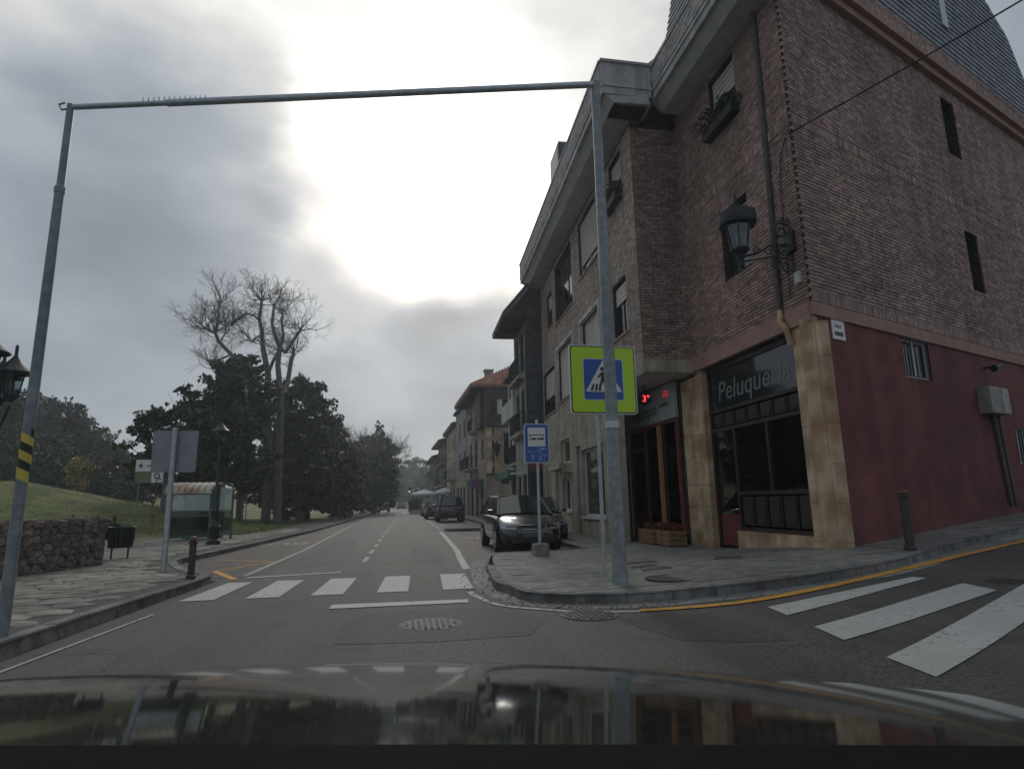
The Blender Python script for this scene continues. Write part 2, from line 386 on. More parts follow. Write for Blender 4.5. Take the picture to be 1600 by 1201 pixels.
def wm(o):
    if o.parent is None: return Matrix.LocRotScale(o.location, o.rotation_euler, o.scale)
    return wm(o.parent) @ o.matrix_parent_inverse @ Matrix.LocRotScale(o.location, o.rotation_euler, o.scale)
def thing(name, label, cat, loc=(0, 0, 0), rz=0., group=None):
    o = bpy.data.objects.new(name, None); COL.objects.link(o); o.location = loc; o.rotation_euler = (0, 0, rz)
    o.empty_display_size = .3
    o['label'] = label; o['category'] = cat
    if group: o['group'] = group
    return o
def lpart(mb, name, m, parent, smooth=False, label=None, kind=None):   # geometry given in the parent's own space
    o = bpy.data.objects.new(name, mb.mesh(name, m, smooth)); COL.objects.link(o); o.parent = parent
    if label: o['label'] = label
    if kind: o['kind'] = kind
    return o
def tag(o, label, cat, group=None):
    o['label'] = label; o['category'] = cat
    if group: o['group'] = group
    return o
def copy_tree(src, parent=None):
    c = src.copy(); COL.objects.link(c)
    if parent is not None: c.parent = parent
    for ch in [o for o in bpy.data.objects if o.parent == src]: copy_tree(ch, c)
    return c
def text_mesh(s, size, m, name, parent, M4, extrude=.004, shear=0., align='LEFT', sx=1.0, label=None):
    cu = bpy.data.curves.new(name, 'FONT'); cu.body = s; cu.size = size; cu.extrude = extrude; cu.shear = shear; cu.align_x = align; cu.resolution_u = 3
    t = bpy.data.objects.new('tmp', cu); COL.objects.link(t)
    dg = bpy.context.evaluated_depsgraph_get(); me = bpy.data.meshes.new_from_object(t.evaluated_get(dg))
    bpy.data.objects.remove(t); me.name = name; me.transform(M4 @ Matrix.Diagonal((sx, 1, 1, 1))); me.materials.clear(); me.materials.append(M[m])
    o = bpy.data.objects.new(name, me); COL.objects.link(o)
    if parent is not None: o.parent = parent; o.matrix_parent_inverse = wm(parent).inverted()
    return o
class Frame:      # a facade: u along, d outward, z up
    def __init__(s, o, u): s.o = np.array((o[0], o[1], 0.)); u = np.array((u[0], u[1], 0.)); s.u = u / np.linalg.norm(u); s.set()
    def set(s): s.n = np.array((s.u[1], -s.u[0], 0.)); return s
    def flip(s): s.n = -s.n; return s
    def __call__(s, u, d, z): p = s.o + s.u * u + s.n * d; return (float(p[0]), float(p[1]), float(z))
    def box(s, mb, u0, u1, d0, d1, z0, z1):
        return mb.hexa([s(u0, d0, z0), s(u1, d0, z0), s(u1, d1, z0), s(u0, d1, z0), s(u0, d0, z1), s(u1, d0, z1), s(u1, d1, z1), s(u0, d1, z1)])
    def mat(s, u, d, z, back=False):
        x, y = s.u, np.array((0, 0, 1.)); 
        sg = 1 if np.dot(np.cross(x, y), s.n) > 0 else -1
        x = x * sg
        m = Matrix.Identity(4)
        for i in range(3): m[i][0] = x[i]; m[i][1] = y[i]; m[i][2] = s.n[i]; m[i][3] = s(u, d, z)[i]
        return m
def holed_wall(F, u0, u1, z0, z1, holes, reveal=.22):
    mb = MB(); us = sorted({u0, u1, *[h[0] for h in holes], *[h[1] for h in holes]}); zs = sorted({z0, z1, *[h[2] for h in holes], *[h[3] for h in holes]})
    us = [a for a in us if u0 <= a <= u1]; zs = [a for a in zs if z0 <= a <= z1]
    for i in range(len(us) - 1):
        for j in range(len(zs) - 1):
            cu, cz = (us[i] + us[i + 1]) / 2, (zs[j] + zs[j + 1]) / 2
            if any(h[0] < cu < h[1] and h[2] < cz < h[3] for h in holes): continue
            mb.quad(F(us[i], 0, zs[j]), F(us[i + 1], 0, zs[j]), F(us[i + 1], 0, zs[j + 1]), F(us[i], 0, zs[j + 1]))
    for a, b, c, d in holes:
        for p, q in (((a, c), (a, d)), ((a, d), (b, d)), ((b, d), (b, c)), ((b, c), (a, c))):
            mb.quad(F(p[0], 0, p[1]), F(q[0], 0, q[1]), F(q[0], -reveal, q[1]), F(p[0], -reveal, p[1]))
    return mb
_cube = {}
def unit_box(name, m):
    k = (name, m)
    if k not in _cube:
        b = MB().box(-.5, .5, -.5, .5, -.5, .5); _cube[k] = b.mesh(name, m)
    return _cube[k]
def bricks(F, u0, u1, z0, z1, holes, parent, name, m, L=.25, Hc=.075, gap=.017, depth=.024, maxparts=300, bonds=.5, soldier=(), zmin_part=None):
    cells = []
    nrow = int(round((z1 - z0) / Hc)); hc = (z1 - z0) / nrow
    for r in range(nrow):
        za, zb = z0 + r * hc, z0 + (r + 1) * hc; zc = (za + zb) / 2
        if any(a < zc < b for a, b in soldier): continue
        x = u0 - (L * bonds if r % 2 else 0)
        while x < u1 - .01:
            a, b = max(x, u0), min(x + L, u1); segs = [(a, b)]
            for h in holes:
                if h[2] - .03 < zc < h[3] + .03:
                    ns = []
                    for p, q in segs:
                        if h[1] <= p or h[0] >= q: ns.append((p, q)); continue
                        if p < h[0]: ns.append((p, h[0]))
                        if q > h[1]: ns.append((h[1], q))
                    segs = ns
            for p, q in segs:
                if q - p > .04: cells.append((p + gap / 2, q - gap / 2, za + gap / 2, zb - gap / 2))
            x += L
    for a, b in soldier:
        x = u0; w_ = .072
        while x + w_ < u1:
            if not any(h[0] < x + w_ / 2 < h[1] and h[2] < (a + b) / 2 < h[3] for h in holes):
                cells.append((x + .005, x + w_ - .005, a + .008, b - .008))
            x += w_
    P = np.array([F((c[0] + c[1]) / 2, 0, (c[2] + c[3]) / 2) for c in cells]); dist = np.linalg.norm(P - C0, axis=1)
    order = np.argsort(dist); ind = set(int(i) for i in order[:maxparts]); rest = MB()
    for i, c in enumerate(cells):
        dj = depth + random.uniform(-.004, .003) + (.014 if c[3] - c[2] > .15 else 0)
        if i in ind:
            o = bpy.data.objects.new(name, unit_box(name, m)); COL.objects.link(o); mm = Matrix.Identity(4)
            for k in range(3):
                mm[k][0] = F.u[k] * (c[1] - c[0]); mm[k][1] = F.n[k] * dj; mm[k][2] = (c[3] - c[2]) if k == 2 else 0
                mm[k][3] = F((c[0] + c[1]) / 2, dj / 2, (c[2] + c[3]) / 2)[k]
            o.matrix_world = mm; o.parent = parent; o.matrix_parent_inverse = wm(parent).inverted()
        else:
            q = [F(c[0], -.001, c[2]), F(c[1], -.001, c[2]), F(c[1], -.001, c[3]), F(c[0], -.001, c[3]), F(c[0], dj, c[2]), F(c[1], dj, c[2]), F(c[1], dj, c[3]), F(c[0], dj, c[3])]
            rest.add(q, [(4, 5, 6, 7), (0, 1, 5, 4), (1, 2, 6, 5), (2, 3, 7, 6), (3, 0, 4, 7)])
    if rest.v: rest.build(name + ('work' if name == 'brick' else '_rows'), m, parent, kind='stuff')
def window(F, u0, u1, z0, z1, parent, fm='frame', shut=0., mull=1, rec=.16, glass='dglass', sill=None, fw=.05, bars=0):
    mb = MB()
    for a, b, c, d in ((u0, u0 + fw, z0, z1), (u1 - fw, u1, z0, z1), (u0 + fw, u1 - fw, z0, z0 + fw), (u0 + fw, u1 - fw, z1 - fw, z1)):
        F.box(mb, a, b, -rec, -rec + .06, c, d)
    for k in range(mull):
        c = u0 + (u1 - u0) * (k + 1) / (mull + 1); F.box(mb, c - fw / 2, c + fw / 2, -rec, -rec + .055, z0 + fw, z1 - fw)
    fr = mb.build('window', fm, parent)
    p = MB(); F.box(p, u0 + fw * .5, u1 - fw * .5, -rec + .012, -rec + .03, z0 + fw * .5, z1 - fw * .5); p.build('pane', glass, fr)
    if shut > 0:
        sm = MB(); n = max(3, int((z1 - z0) * shut / .12)); h = (z1 - z0 - 2 * fw) * shut / n
        for k in range(n):
            zt = z1 - fw - k * h; sm.hexa([F(u0 + fw, -rec + .03, zt - h), F(u1 - fw, -rec + .03, zt - h), F(u1 - fw, -rec + .085, zt - h), F(u0 + fw, -rec + .085, zt - h),
                                           F(u0 + fw, -rec + .03, zt), F(u1 - fw, -rec + .03, zt), F(u1 - fw, -rec + .065, zt), F(u0 + fw, -rec + .065, zt)])
        sm.build('shutter', 'shutter', fr)
    if sill:
        s_ = MB(); F.box(s_, u0 - .06, u1 + .06, -rec + .06, .07, z0 - .07, z0 - .002); s_.build('sill', sill, fr)
    if bars:
        bm_ = MB()
        for k in range(bars):
            c = u0 + (u1 - u0) * (k + .5) / bars; bm_.tube([F(c, .04, z0), F(c, .04, z1)], .012, 6)
        for zz in (z0 + .02, z1 - .02): bm_.tube([F(u0, .04, zz), F(u1, .04, zz)], .012, 6)
        bm_.build('window_bars', 'iron', fr)
    return fr
def balcony(F, u0, u1, z, parent, depth=.6, rail='iron', slab='stonecream'):
    mb = MB(); F.box(mb, u0, u1, -.02, depth, z - .15, z); b = mb.build('balcony', slab, parent)
    r = MB(); 
    for d in (.03, depth - .03):
        pass
    r.tube([F(u0 + .03, 0, z + .95), F(u0 + .03, depth - .03, z + .95), F(u1 - .03, depth - .03, z + .95), F(u1 - .03, 0, z + .95)], .025, 5)
    n = max(3, int((u1 - u0) / .13))
    for k in range(n + 1): c = u0 + .03 + (u1 - u0 - .06) * k / n; r.tube([F(c, depth - .03, z), F(c, depth - .03, z + .95)], .011, 4)
    for k in range(4): c = depth * k / 4; r.tube([F(u0 + .03, c, z), F(u0 + .03, c, z + .95)], .011, 4)
    r.build('railing', rail, b)
    return b
def leaves(centers, n_each, spread, size, seed=0, flat=1.0):
    g = np.random.default_rng(seed); C = np.repeat(np.array(centers, float), n_each, axis=0); N = len(C)
    sp = np.array(spread) if np.ndim(spread) else np.array((spread,) * 3)
    d = g.normal(size=(N, 3)); d /= np.linalg.norm(d, axis=1)[:, None]; rr = g.random(N) ** .45
    P = C + d * rr[:, None] * sp
    a = g.normal(size=(N, 3)); a /= np.linalg.norm(a, axis=1)[:, None]; b = np.cross(a, g.normal(size=(N, 3))); b /= np.linalg.norm(b, axis=1)[:, None]
    s = size * (.6 + .8 * g.random(N))[:, None]; a *= s; b *= s * .55
    V = np.stack([P - a * .9, P - b, P + a, P + b], 1).reshape(-1, 3)
    return V
def leafobj(V, name, m, parent=None, kind=None):
    me = bpy.data.meshes.new(name); n = len(V) // 4
    me.vertices.add(len(V)); me.vertices.foreach_set('co', V.astype(np.float32).ravel()); me.loops.add(len(V)); me.loops.foreach_set('vertex_index', np.arange(len(V), dtype=np.int32))
    me.polygons.add(n); me.polygons.foreach_set('loop_start', np.arange(0, len(V), 4, dtype=np.int32)); me.update(calc_edges=True); me.materials.append(M[m])
    o = bpy.data.objects.new(name, me); COL.objects.link(o)
    if parent is not None: o.parent = parent; o.matrix_parent_inverse = wm(parent).inverted()
    if kind: o['kind'] = kind
    return o
def flat_region(poly, zf, step=1.0, inner=None):
    """triangulated sheet inside a polygon, z from zf"""
    pts = []
    n = len(poly)
    for i in range(n):
        a, b = Vector(poly[i]), Vector(poly[(i + 1) % n]); k = max(1, int((b - a).length / step))
        for j in range(k): pts.append(a.lerp(b, j / k))
    ne = len(pts); edges = [(i, (i + 1) % ne) for i in range(ne)]
    xs = [p.x for p in pts]; ys = [p.y for p in pts]
    if callable(inner):
        pts += [Vector(q) for q in inner()]
    elif inner:
        x = min(xs) + inner / 2
        while x < max(xs):
            y = min(ys) + inner / 2
            while y < max(ys): pts.append(Vector((x + random.uniform(-.05, .05), y + random.uniform(-.05, .05)))); y += inner
            x += inner
    v, e, f, *_ = delaunay_2d_cdt([Vector((p.x, p.y)) for p in pts], edges, [tuple(range(ne))], 1, 1e-5)
    mb = MB(); mb.v = [(p.x, p.y, zf(p.x, p.y)) for p in v]; mb.f = [tuple(a) for a in f]
    return mb
def inpoly(x, y, poly):
    c = False; n = len(poly)
    for i in range(n):
        x1, y1 = poly[i]; x2, y2 = poly[(i + 1) % n]
        if (y1 > y) != (y2 > y) and x < (x2 - x1) * (y - y1) / (y2 - y1) + x1: c = not c
    return c
def edge_dist(x, y, line):
    best = 9
    for (x1, y1), (x2, y2) in zip(line, line[1:]):
        dx, dy = x2 - x1, y2 - y1; t = max(0, min(1, ((x - x1) * dx + (y - y1) * dy) / (dx * dx + dy * dy + 1e-9)))
        best = min(best, math.hypot(x - x1 - t * dx, y - y1 - t * dy))
    return best

def voronoi(sites, box, sx=1., near=16):
    """cells of jittered sites clipped to a box; distances stretched by sx along the first axis"""
    P = np.array(sites, float); Q = P * (1 / sx, 1); out_ = []
    for i in range(len(P)):
        d = np.sum((Q - Q[i]) ** 2, axis=1); nb = np.argsort(d)[1:near + 1]
        x0, x1, y0, y1 = box; r = 1.2
        poly = [np.array(t) for t in ((max(x0, P[i][0] - r) / sx, max(y0, P[i][1] - r)), (min(x1, P[i][0] + r) / sx, max(y0, P[i][1] - r)), (min(x1, P[i][0] + r) / sx, min(y1, P[i][1] + r)), (max(x0, P[i][0] - r) / sx, min(y1, P[i][1] + r)))]
        for j in nb:
            m_ = (Q[i] + Q[j]) / 2; n_ = Q[j] - Q[i]; new = []
            for k in range(len(poly)):
                a_, b_ = poly[k], poly[(k + 1) % len(poly)]; da, db_ = (a_ - m_).dot(n_), (b_ - m_).dot(n_)
                if da <= 0: new.append(a_)
                if (da < 0) != (db_ < 0) and abs(da - db_) > 1e-12: new.append(a_ + (b_ - a_) * da / (da - db_))
            poly = new
            if len(poly) < 3: break
        if len(poly) >= 3: out_.append((tuple(P[i]), [(float(q[0] * sx), float(q[1])) for q in poly]))
    return out_
def cell_stone(mb, poly, fn, d0, d1, gap=.012, inset=.02):
    c = np.mean(np.array(poly), axis=0); n = len(poly); A = []; Bt = []
    for q in poly:
        v = np.array(q) - c; L_ = np.linalg.norm(v) + 1e-9; A.append(c + v * max(.3, 1 - gap / L_)); Bt.append(c + v * max(.25, 1 - (gap + inset) / L_))
    o = len(mb.v)
    mb.v += [tuple(map(float, fn(q[0], q[1], d0))) for q in A] + [tuple(map(float, fn(q[0], q[1], d1 - inset * .45))) for q in A] + [tuple(map(float, fn(q[0], q[1], d1 + random.uniform(-.25, .25) * inset * .5))) for q in Bt]
    for s_ in (0, n):
        for k in range(n): k2 = (k + 1) % n; mb.f.append((o + s_ + k, o + s_ + k2, o + s_ + n + k2, o + s_ + n + k))
    mb.f.append(tuple(o + 2 * n + k for k in range(n)))
def smooth_line(pts, k=4):
    out = []
    P = [pts[0]] + list(pts) + [pts[-1]]
    for i in range(1, len(P) - 2):
        p0, p1, p2, p3 = [np.array(q, float) for q in P[i - 1:i + 3]]
        for j in range(k):
            t = j / k; out.append(tuple(.5 * ((2 * p1) + (p2 - p0) * t + (2 * p0 - 5 * p1 + 4 * p2 - p3) * t * t + (3 * p1 - p0 - 3 * p2 + p3) * t ** 3)))
    out.append(tuple(float(q) for q in pts[-1])); return [(float(a), float(b)) for a, b in out]
def strip(line, width, zf, taper=None):
    mb = MB(); L = []; R = []
    for i, p in enumerate(line):
        a = np.array(line[max(i - 1, 0)]); b = np.array(line[min(i + 1, len(line) - 1)]); t = (b - a) / (np.linalg.norm(b - a) + 1e-9); n = np.array((-t[1], t[0])) * width / 2
        L.append((p[0] + n[0], p[1] + n[1])); R.append((p[0] - n[0], p[1] - n[1]))
    for i in range(len(line) - 1):
        q = [L[i], L[i + 1], R[i + 1], R[i]]; mb.quad(*[(a, b, zf(a, b)) for a, b in q])
    return mb

# ================================================================== SETTING
def structure(o): o['kind'] = 'structure'; return o
g = MB(); g.quad((-900, -300, -.35), (900, -300, -.35), (900, 1500, -.35), (-900, 1500, -.35)); structure(g.build('ground', 'earth'))
# --- road
side = (.9285, .3714)
road_poly = [(-4.2, -14), (40, -14), (40, 22), (9.5, 12), (8, 30), (8, 210), (-3.1, 210), (-3.3, 77), (-4.2, 33), (-5.2, 16), (-5.2, 13), (-3.2, 12)]
def road_pts():
    out_ = []; y = -13.
    while y < 205:
        st = .45 if -1.5 < y < 21 else 4.; x = -4.8
        while x < 39:
            sx = .45 if (st < 1 and x > -.6) else 3.
            if inpoly(x, y, road_poly): out_.append((x + random.uniform(-.02, .02), y + random.uniform(-.02, .02)))
            x += sx
        y += st
    return out_
rd = structure(flat_region(road_poly, lambda x, y: ramp(x, y), .9, road_pts).build('road', 'asphalt', fix=False))
for p in rd.data.polygons:
    pass
Zr = lambda k: (lambda x, y: ramp(x, y) + .004 * k)
def mark(mb, name, m='white', label=None): return mb.build(name, m, rd, fix=False, label=label)
# bus bay on the left in browner asphalt, and parking bay on the right
bay = [(-4.95, 15.9), (-4.6, 21.6), (-4.2, 30), (-3.75, 45), (-2.98, 45), (-2.72, 19.3), (-2.86, 12.6), (-3.25, 12.4), (-3.9, 12.9), (-5.0, 15.3)]
mark(flat_region(bay, Zr(1), 2), 'bus_bay', 'bay')
pbay = [(1.75, 15.2), (4.45, 15.2), (4.55, 27), (1.95, 27.8)]
mark(flat_region(pbay, Zr(1), 2), 'parking_bay', 'bay')
def quadpx(ps): return [G(*p) for p in ps]
def polymark(pts, name, m='white', k=2):
    pts = [tuple(p) for p in pts]; mb = MB(); mb.add([(x, y, Zr(k)(x, y)) for x, y in pts], [tuple(range(len(pts)))]); return mark(mb, name, m)
for x0, sk in ((.66, .08), (-.32, .08), (-1.26, .08), (-2.15, .06), (-3.03, .14)):
    y0 = 9.62; polymark([(x0, y0), (x0 + .46, y0), (x0 + .5 + sk * .3, y0 + 1.98), (x0 + sk, y0 + 2.02)], 'crossing_stripe')
def rstripe(a, name='crossing_stripe'):
    pts = quadpx(a); mb = MB(); n = 16; A, Bq, Cq, Dq = [np.array(p) for p in pts]
    for i in range(n):
        t0, t1 = i / n, (i + 1) / n; q = [A + (Dq - A) * t0, Bq + (Cq - Bq) * t0, Bq + (Cq - Bq) * t1, A + (Dq - A) * t1]
        mb.quad(*[(p[0], p[1], Zr(2)(p[0], p[1])) for p in q])
    mark(mb, name)
rstripe([(1199, 948), (1229, 961), (1448, 903), (1425, 901)]); rstripe([(1272, 979), (1319, 1000), (1558, 922), (1504, 911)])
A3 = [(1385, 1027), (1463, 1058), (1600, 1003), (1600, 947)]; q3 = quadpx(A3)
d3 = np.array((.89, .46)); a3, b3 = np.array(q3[0]), np.array(q3[1])
def wstripe(a, b, L, name='crossing_stripe'):
    mb = MB(); n = 16
    for i in range(n):
        q = [a + d3 * L * i / n, b + d3 * L * i / n, b + d3 * L * (i + 1) / n, a + d3 * L * (i + 1) / n]; mb.quad(*[(p[0], p[1], Zr(2)(*p)) for p in q])
    mark(mb, name)
wstripe(a3, b3, 4.3); wstripe(a3 + (.0, -1.15), b3 + (.0, -1.15), 4.3)
polymark([(-.86, 8.36), (.9, 8.33), (.93, 8.6), (-.86, 8.68)], 'stop_line')
polymark([(-2.75, 12.24), (-1.1, 12.58), (-1.1, 12.75), (-2.75, 12.42)], 'stop_line')
mark(strip([(-2.86, 12.6), (-2.72, 19.3), (-2.9, 40), (-2.95, 60), (-2.95, 100)], .11, Zr(2)), 'edge_line', 'white2')
mark(strip([(-3.32, 2.), (-3.28, 5), (-3.1, 7.2), (-2.98, 8.6)], .045, Zr(2)), 'edge_line', 'white2')
y = 14.6
for k in range(22):
    L = 1.4 if k < 4 else 1.5; x = -.78 + .012 * (y - 14.6); polymark([(x - .05, y), (x + .06, y), (x + .07, y + L), (x - .04, y + L)], 'lane_dash', 'white2'); y += L + 1.0 + .12 * k
mark(strip(smooth_line([(1.30, 12.3), (1.42, 15), (1.56, 17.9), (1.8, 28.1)]), .15, Zr(2)), 'bay_line')
mark(strip([(1.95, 31), (2.0, 60)], .1, Zr(2)), 'bay_line', 'white2')
mark(strip([(1.6, 14.95), (2.6, 14.3)], .08, Zr(2)), 'bay_line', 'white2'); mark(strip([(1.6, 14.95), (2.2, 15.0), (4.3, 15.35)], .08, Zr(2)), 'bay_line', 'white2')
# orange lines of the bus bay
mark(strip([G(335, 892), G(367, 905)], .13, Zr(2)), 'bay_line', 'yellow'); mark(strip([G(335, 892), G(428, 877)], .08, Zr(2)), 'bay_line', 'yellow')
mark(strip([G(340, 874), G(425, 877)], .08, Zr(2)), 'bay_line', 'yellow')
def road_text(s, x, y, size, sy, rz, m='white2'):
    mm = Matrix.Translation((x, y, .0105)) @ Matrix.Rotation(rz, 4, 'Z') @ Matrix.Diagonal((1, sy, 1, 1)); o = text_mesh(s, size, m, 'bus_lettering', rd, mm, extrude=0)
road_text('BUS', -3.05, 23.0, 1.05, 1.6, math.pi); road_text('BUS', 3.9, 23.4, .95, 1.9, math.pi)
gut = smooth_line([(1.02, 9.3), (1.07, 8.8), G(780, 945), G(850, 952), G(900, 955), G(1000, 955)]); mark(strip(gut, .09, Zr(2)), 'edge_line', 'white2')
yl = smooth_line([G(1000, 954), G(1150, 942), G(1300, 915), G(1450, 880), G(1600, 845)]); last = np.array(yl[-1]); yl += [tuple(last + np.array(side) * 4), tuple(last + np.array(side) * 12)]
mark(strip(yl, .135, Zr(3)), 'yellow_kerb_line', 'yellow')
polymark([(a, 82) for a in (-.2, 0)] + [(0, 84), (-.2, 84)], 'crossing_stripe')
for k in range(6): x0 = -2.6 + k * .95; polymark([(x0, 81), (x0 + .5, 81), (x0 + .5, 84.5), (x0, 84.5)], 'crossing_stripe')
Ks_pre = [G(1500, 857), G(1300, 906), G(1200, 921), G(1100, 932), G(1000, 941), G(930, 943), G(870, 942), G(820, 937), G(795, 927), (1.43, 9.4), (1.48, 10.2), (1.58, 11.2), (1.72, 12.6)]
# manholes: ring, lid and raised ribs
def manhole(x, y, r, z0, grid=True):
    mb = MB(); mb.lathe([(r, -.03), (r, .0065), (r * .93, .0065), (r * .93, .003), (r * .90, .003), (r * .90, .007), (0, .007)], x, y, 28, z0); o = mb.build('manhole_cover', 'cover', rd)
    rb = MB(); n = 9; s = r * 1.7 / n
    for i in range(n):
        for j in range(n):
            a, b = (i - n / 2 + .5) * s, (j - n / 2 + .5) * s
            if math.hypot(a, b) < r * .84:
                w_ = s * .3; rb.box(x + a - w_, x + a + w_, y + b - w_, y + b + w_, z0 + .0071, z0 + .016)
    rb.build('cover_pattern', 'cover', o)
manhole(.35, 7.03, .34, 0); manhole(2.15, 7.03, .33, ramp(2.15, 7.03) + .004); gx, gy = G(1575, 907); manhole(gx, gy, .22, ramp(gx, gy) + .004)

# repaired patches and grit in the carriageway
def patch(pts, m='patch'):
    pts = smooth_line(pts + [pts[0]], 2)[:-1]; mb = MB(); mb.add([(x, y, Zr(1)(x, y) - .001) for x, y in pts], [tuple(range(len(pts)))]); mark(mb, 'asphalt_patch', m)
patch([(-.6, 6.3), (1.3, 6.2), (1.4, 7.7), (-.4, 7.9)]); patch([(-2.4, 14.5), (-1.4, 14.6), (-1.5, 24), (-2.3, 24)]); patch([(2.6, 5.6), (3.5, 5.3), (3.4, 6.6), (2.4, 6.7)]); patch([(.3, 14), (1.0, 14.1), (1.1, 19), (.4, 19)])
gr = MB()
for k in range(420):
    i = random.randrange(len(Ks_pre) - 1); a_, b_ = np.array(Ks_pre[i]), np.array(Ks_pre[i + 1]); q = a_ + (b_ - a_) * random.random(); t_ = (b_ - a_) / (np.linalg.norm(b_ - a_) + 1e-9); n_ = np.array((-t_[1], t_[0])); q = q + n_ * random.random() ** 2 * .5 + .01 * n_; s_ = random.uniform(.004, .014); z_ = ramp(*q) + .008
    gr.hexa([(q[0] - s_, q[1] - s_, z_), (q[0] + s_, q[1] - s_ * .7, z_), (q[0] + s_ * .8, q[1] + s_, z_), (q[0] - s_, q[1] + s_ * .6, z_), (q[0] - s_ * .5, q[1] - s_ * .5, z_ + s_), (q[0] + s_ * .5, q[1] - s_ * .4, z_ + s_), (q[0] + s_ * .4, q[1] + s_ * .5, z_ + s_), (q[0] - s_ * .5, q[1] + s_ * .4, z_ + s_)])
gr.build('kerb_grit', 'stone', rd, kind='stuff')
# --- right pavement
K0 = [G(1600, 832), G(1500, 857), G(1400, 887), G(1300, 906), G(1200, 921), G(1100, 932), G(1000, 941), G(930, 943), G(870, 942), G(820, 937), G(795, 927)]
base = np.array(K0[0]); pre = [tuple(base + np.array(side) * 24), tuple(base + np.array(side) * 8)]
Kr = pre + K0 + [(1.43, 9.4), (1.48, 10.2), (1.58, 11.2), (1.72, 12.6), (1.9, 13.8), (2.2, 14.5), (2.9, 14.75), (4.3, 14.95), (4.55, 15.6), (4.6, 22), (4.55, 26.6), (4.1, 27.8), (2.6, 28.0), (2.1, 28.4), (2.1, 29.2), (2.8, 29.8), (4.4, 30.4), (4.7, 32), (4.7, 66), (3.9, 68), (2.7, 69), (2.6, 100), (2.6, 205)]
Kr = [tuple(map(float, p)) for p in Kr]
Ks = smooth_line(Kr, 4)
pav_poly = Ks + [(40, 205), (40, float(pre[0][1]) + 3)]
pv = structure(flat_region(pav_poly, lambda x, y: ramp(x, y) + .117, .5, .6).build('pavement', 'slab', fix=False))
def kerb(line, parent, nm='kerb_stone', near=35, sg=1, w_=.14, hh=.125):
    # resample to 0.9 m stones
    L = [np.array(p) for p in line]; seg = []; acc = [0]
    for a, b in zip(L, L[1:]): acc.append(acc[-1] + np.linalg.norm(b - a))
    def at(s):
        i = max(0, min(len(acc) - 2, int(np.searchsorted(acc, s) - 1))); t = (s - acc[i]) / (acc[i + 1] - acc[i] + 1e-9); return L[i] + (L[i + 1] - L[i]) * t
    s = 0; far = MB()
    while s < acc[-1] - .05:
        st = .6 if np.linalg.norm(at(s)) < near else 4
        e = min(s + st, acc[-1]); g_ = .006 if st < 1 else 0
        a, b = at(s + g_), at(e - g_); t = (b - a) / (np.linalg.norm(b - a) + 1e-9); n = np.array((-t[1], t[0])) * sg
        mb = MB() if st < 1 else far; z = lambda p: ramp(p[0], p[1])
        q = [a, b, b + n * w_, a + n * w_]; tp = [a + n * .02, b + n * .02, b + n * w_, a + n * w_]
        j = random.uniform(-.003, .003)
        mb.hexa([(p[0], p[1], z(p) - .05) for p in q] + [(p[0], p[1], z(p) + hh + j) for p in tp])
        if st < 1: mb.build(nm, 'kerb', parent)
        s = e
    if far.v: far.build('kerb_run', 'kerb', parent)
kerb([p for p in Ks], pv, sg=-1)
slabs = []
ang = math.atan2(side[1], side[0]) * 0
xx = 1.5
def slab_obj(mb, parent, name, m): mb.build(name, m, parent, fix=False)
rest = MB(); items = []
ya = 7.6
row = 0
while ya < 30:
    xa = 1.2 + (.3 if row % 2 else 0)
    while xa < 13:
        cx, cy = xa + .3, ya + .2
        behind = (cy > 9.5 + (cx - 7.33) * .4 + .3 and cx > 7.35) or (cx > 7.3 and cy > 14.5)
        if not behind and all(inpoly(a, b, pav_poly) for a, b in ((xa, ya), (xa + .6, ya), (xa, ya + .4), (xa + .6, ya + .4))) and edge_dist(cx, cy, Ks) > .42:
            items.append((math.hypot(cx, cy), xa, ya))
        xa += .6
    ya += .4; row += 1
items.sort()
for i, (d_, xa, ya) in enumerate(items):
    g_ = .005; h_ = .1235 + random.uniform(-.0015, .0015)
    q = [(xa + g_, ya + g_), (xa + .6 - g_, ya + g_), (xa + .6 - g_, ya + .4 - g_), (xa + g_, ya + .4 - g_)]
    mb = MB() if i < 290 else rest
    mb.hexa([(a, b, ramp(a, b) + .1) for a, b in q] + [(a, b, ramp(a, b) + h_) for a, b in q])
    if i < 290: mb.build('paving_slab', 'slab', pv)
if rest.v: rest.build('paving_rows', 'slab', pv, kind='stuff')
# concrete gutter along the corner
gl = [p for p in Ks if p[1] < 14.4 and p[0] < 24]
gm = MB()
for a, b in zip(gl, gl[1:]):
    a, b = np.array(a), np.array(b); t = (b - a) / (np.linalg.norm(b - a) + 1e-9); n = np.array((-t[1], t[0])); 
    gm.quad(*[(p[0], p[1], Zr(1)(p[0], p[1])) for p in (a - n * .0, b - n * .0, b + n * .30, a + n * .30)])
mark(gm, 'gutter', 'concrete')
# gratings and covers on the pavement
def cover(ps, name='drain_grating', m='covdark'):
    pts = [G(*p, .125) for p in ps]; mb = MB(); mb.hexa([(a, b, ramp(a, b) + .11) for a, b in pts] + [(a, b, ramp(a, b) + .1285) for a, b in pts]); o = mb.build(name, m, pv)
    a, b, c, d = [np.array(p) for p in pts]; r = MB()
    for k in range(6):
        t0, t1 = (k + .15) / 6, (k + .75) / 6; q = [a + (b - a) * t0, a + (b - a) * t1, d + (c - d) * t1, d + (c - d) * t0]
        q = [np.array(p) * .9 + .1 * (a + b + c + d) / 4 for p in q]; r.hexa([(p[0], p[1], ramp(*p) + .1286) for p in q] + [(p[0], p[1], ramp(*p) + .134) for p in q])
    r.build('grating_bars', 'cover', o)
cover([(975, 881), (1028, 877), (1020, 874), (980, 877)]); cover([(990, 887), (1030, 882), (1020, 880), (985, 884)]); cover([(1005, 892), (1052, 886), (1040, 883), (1000, 888)])
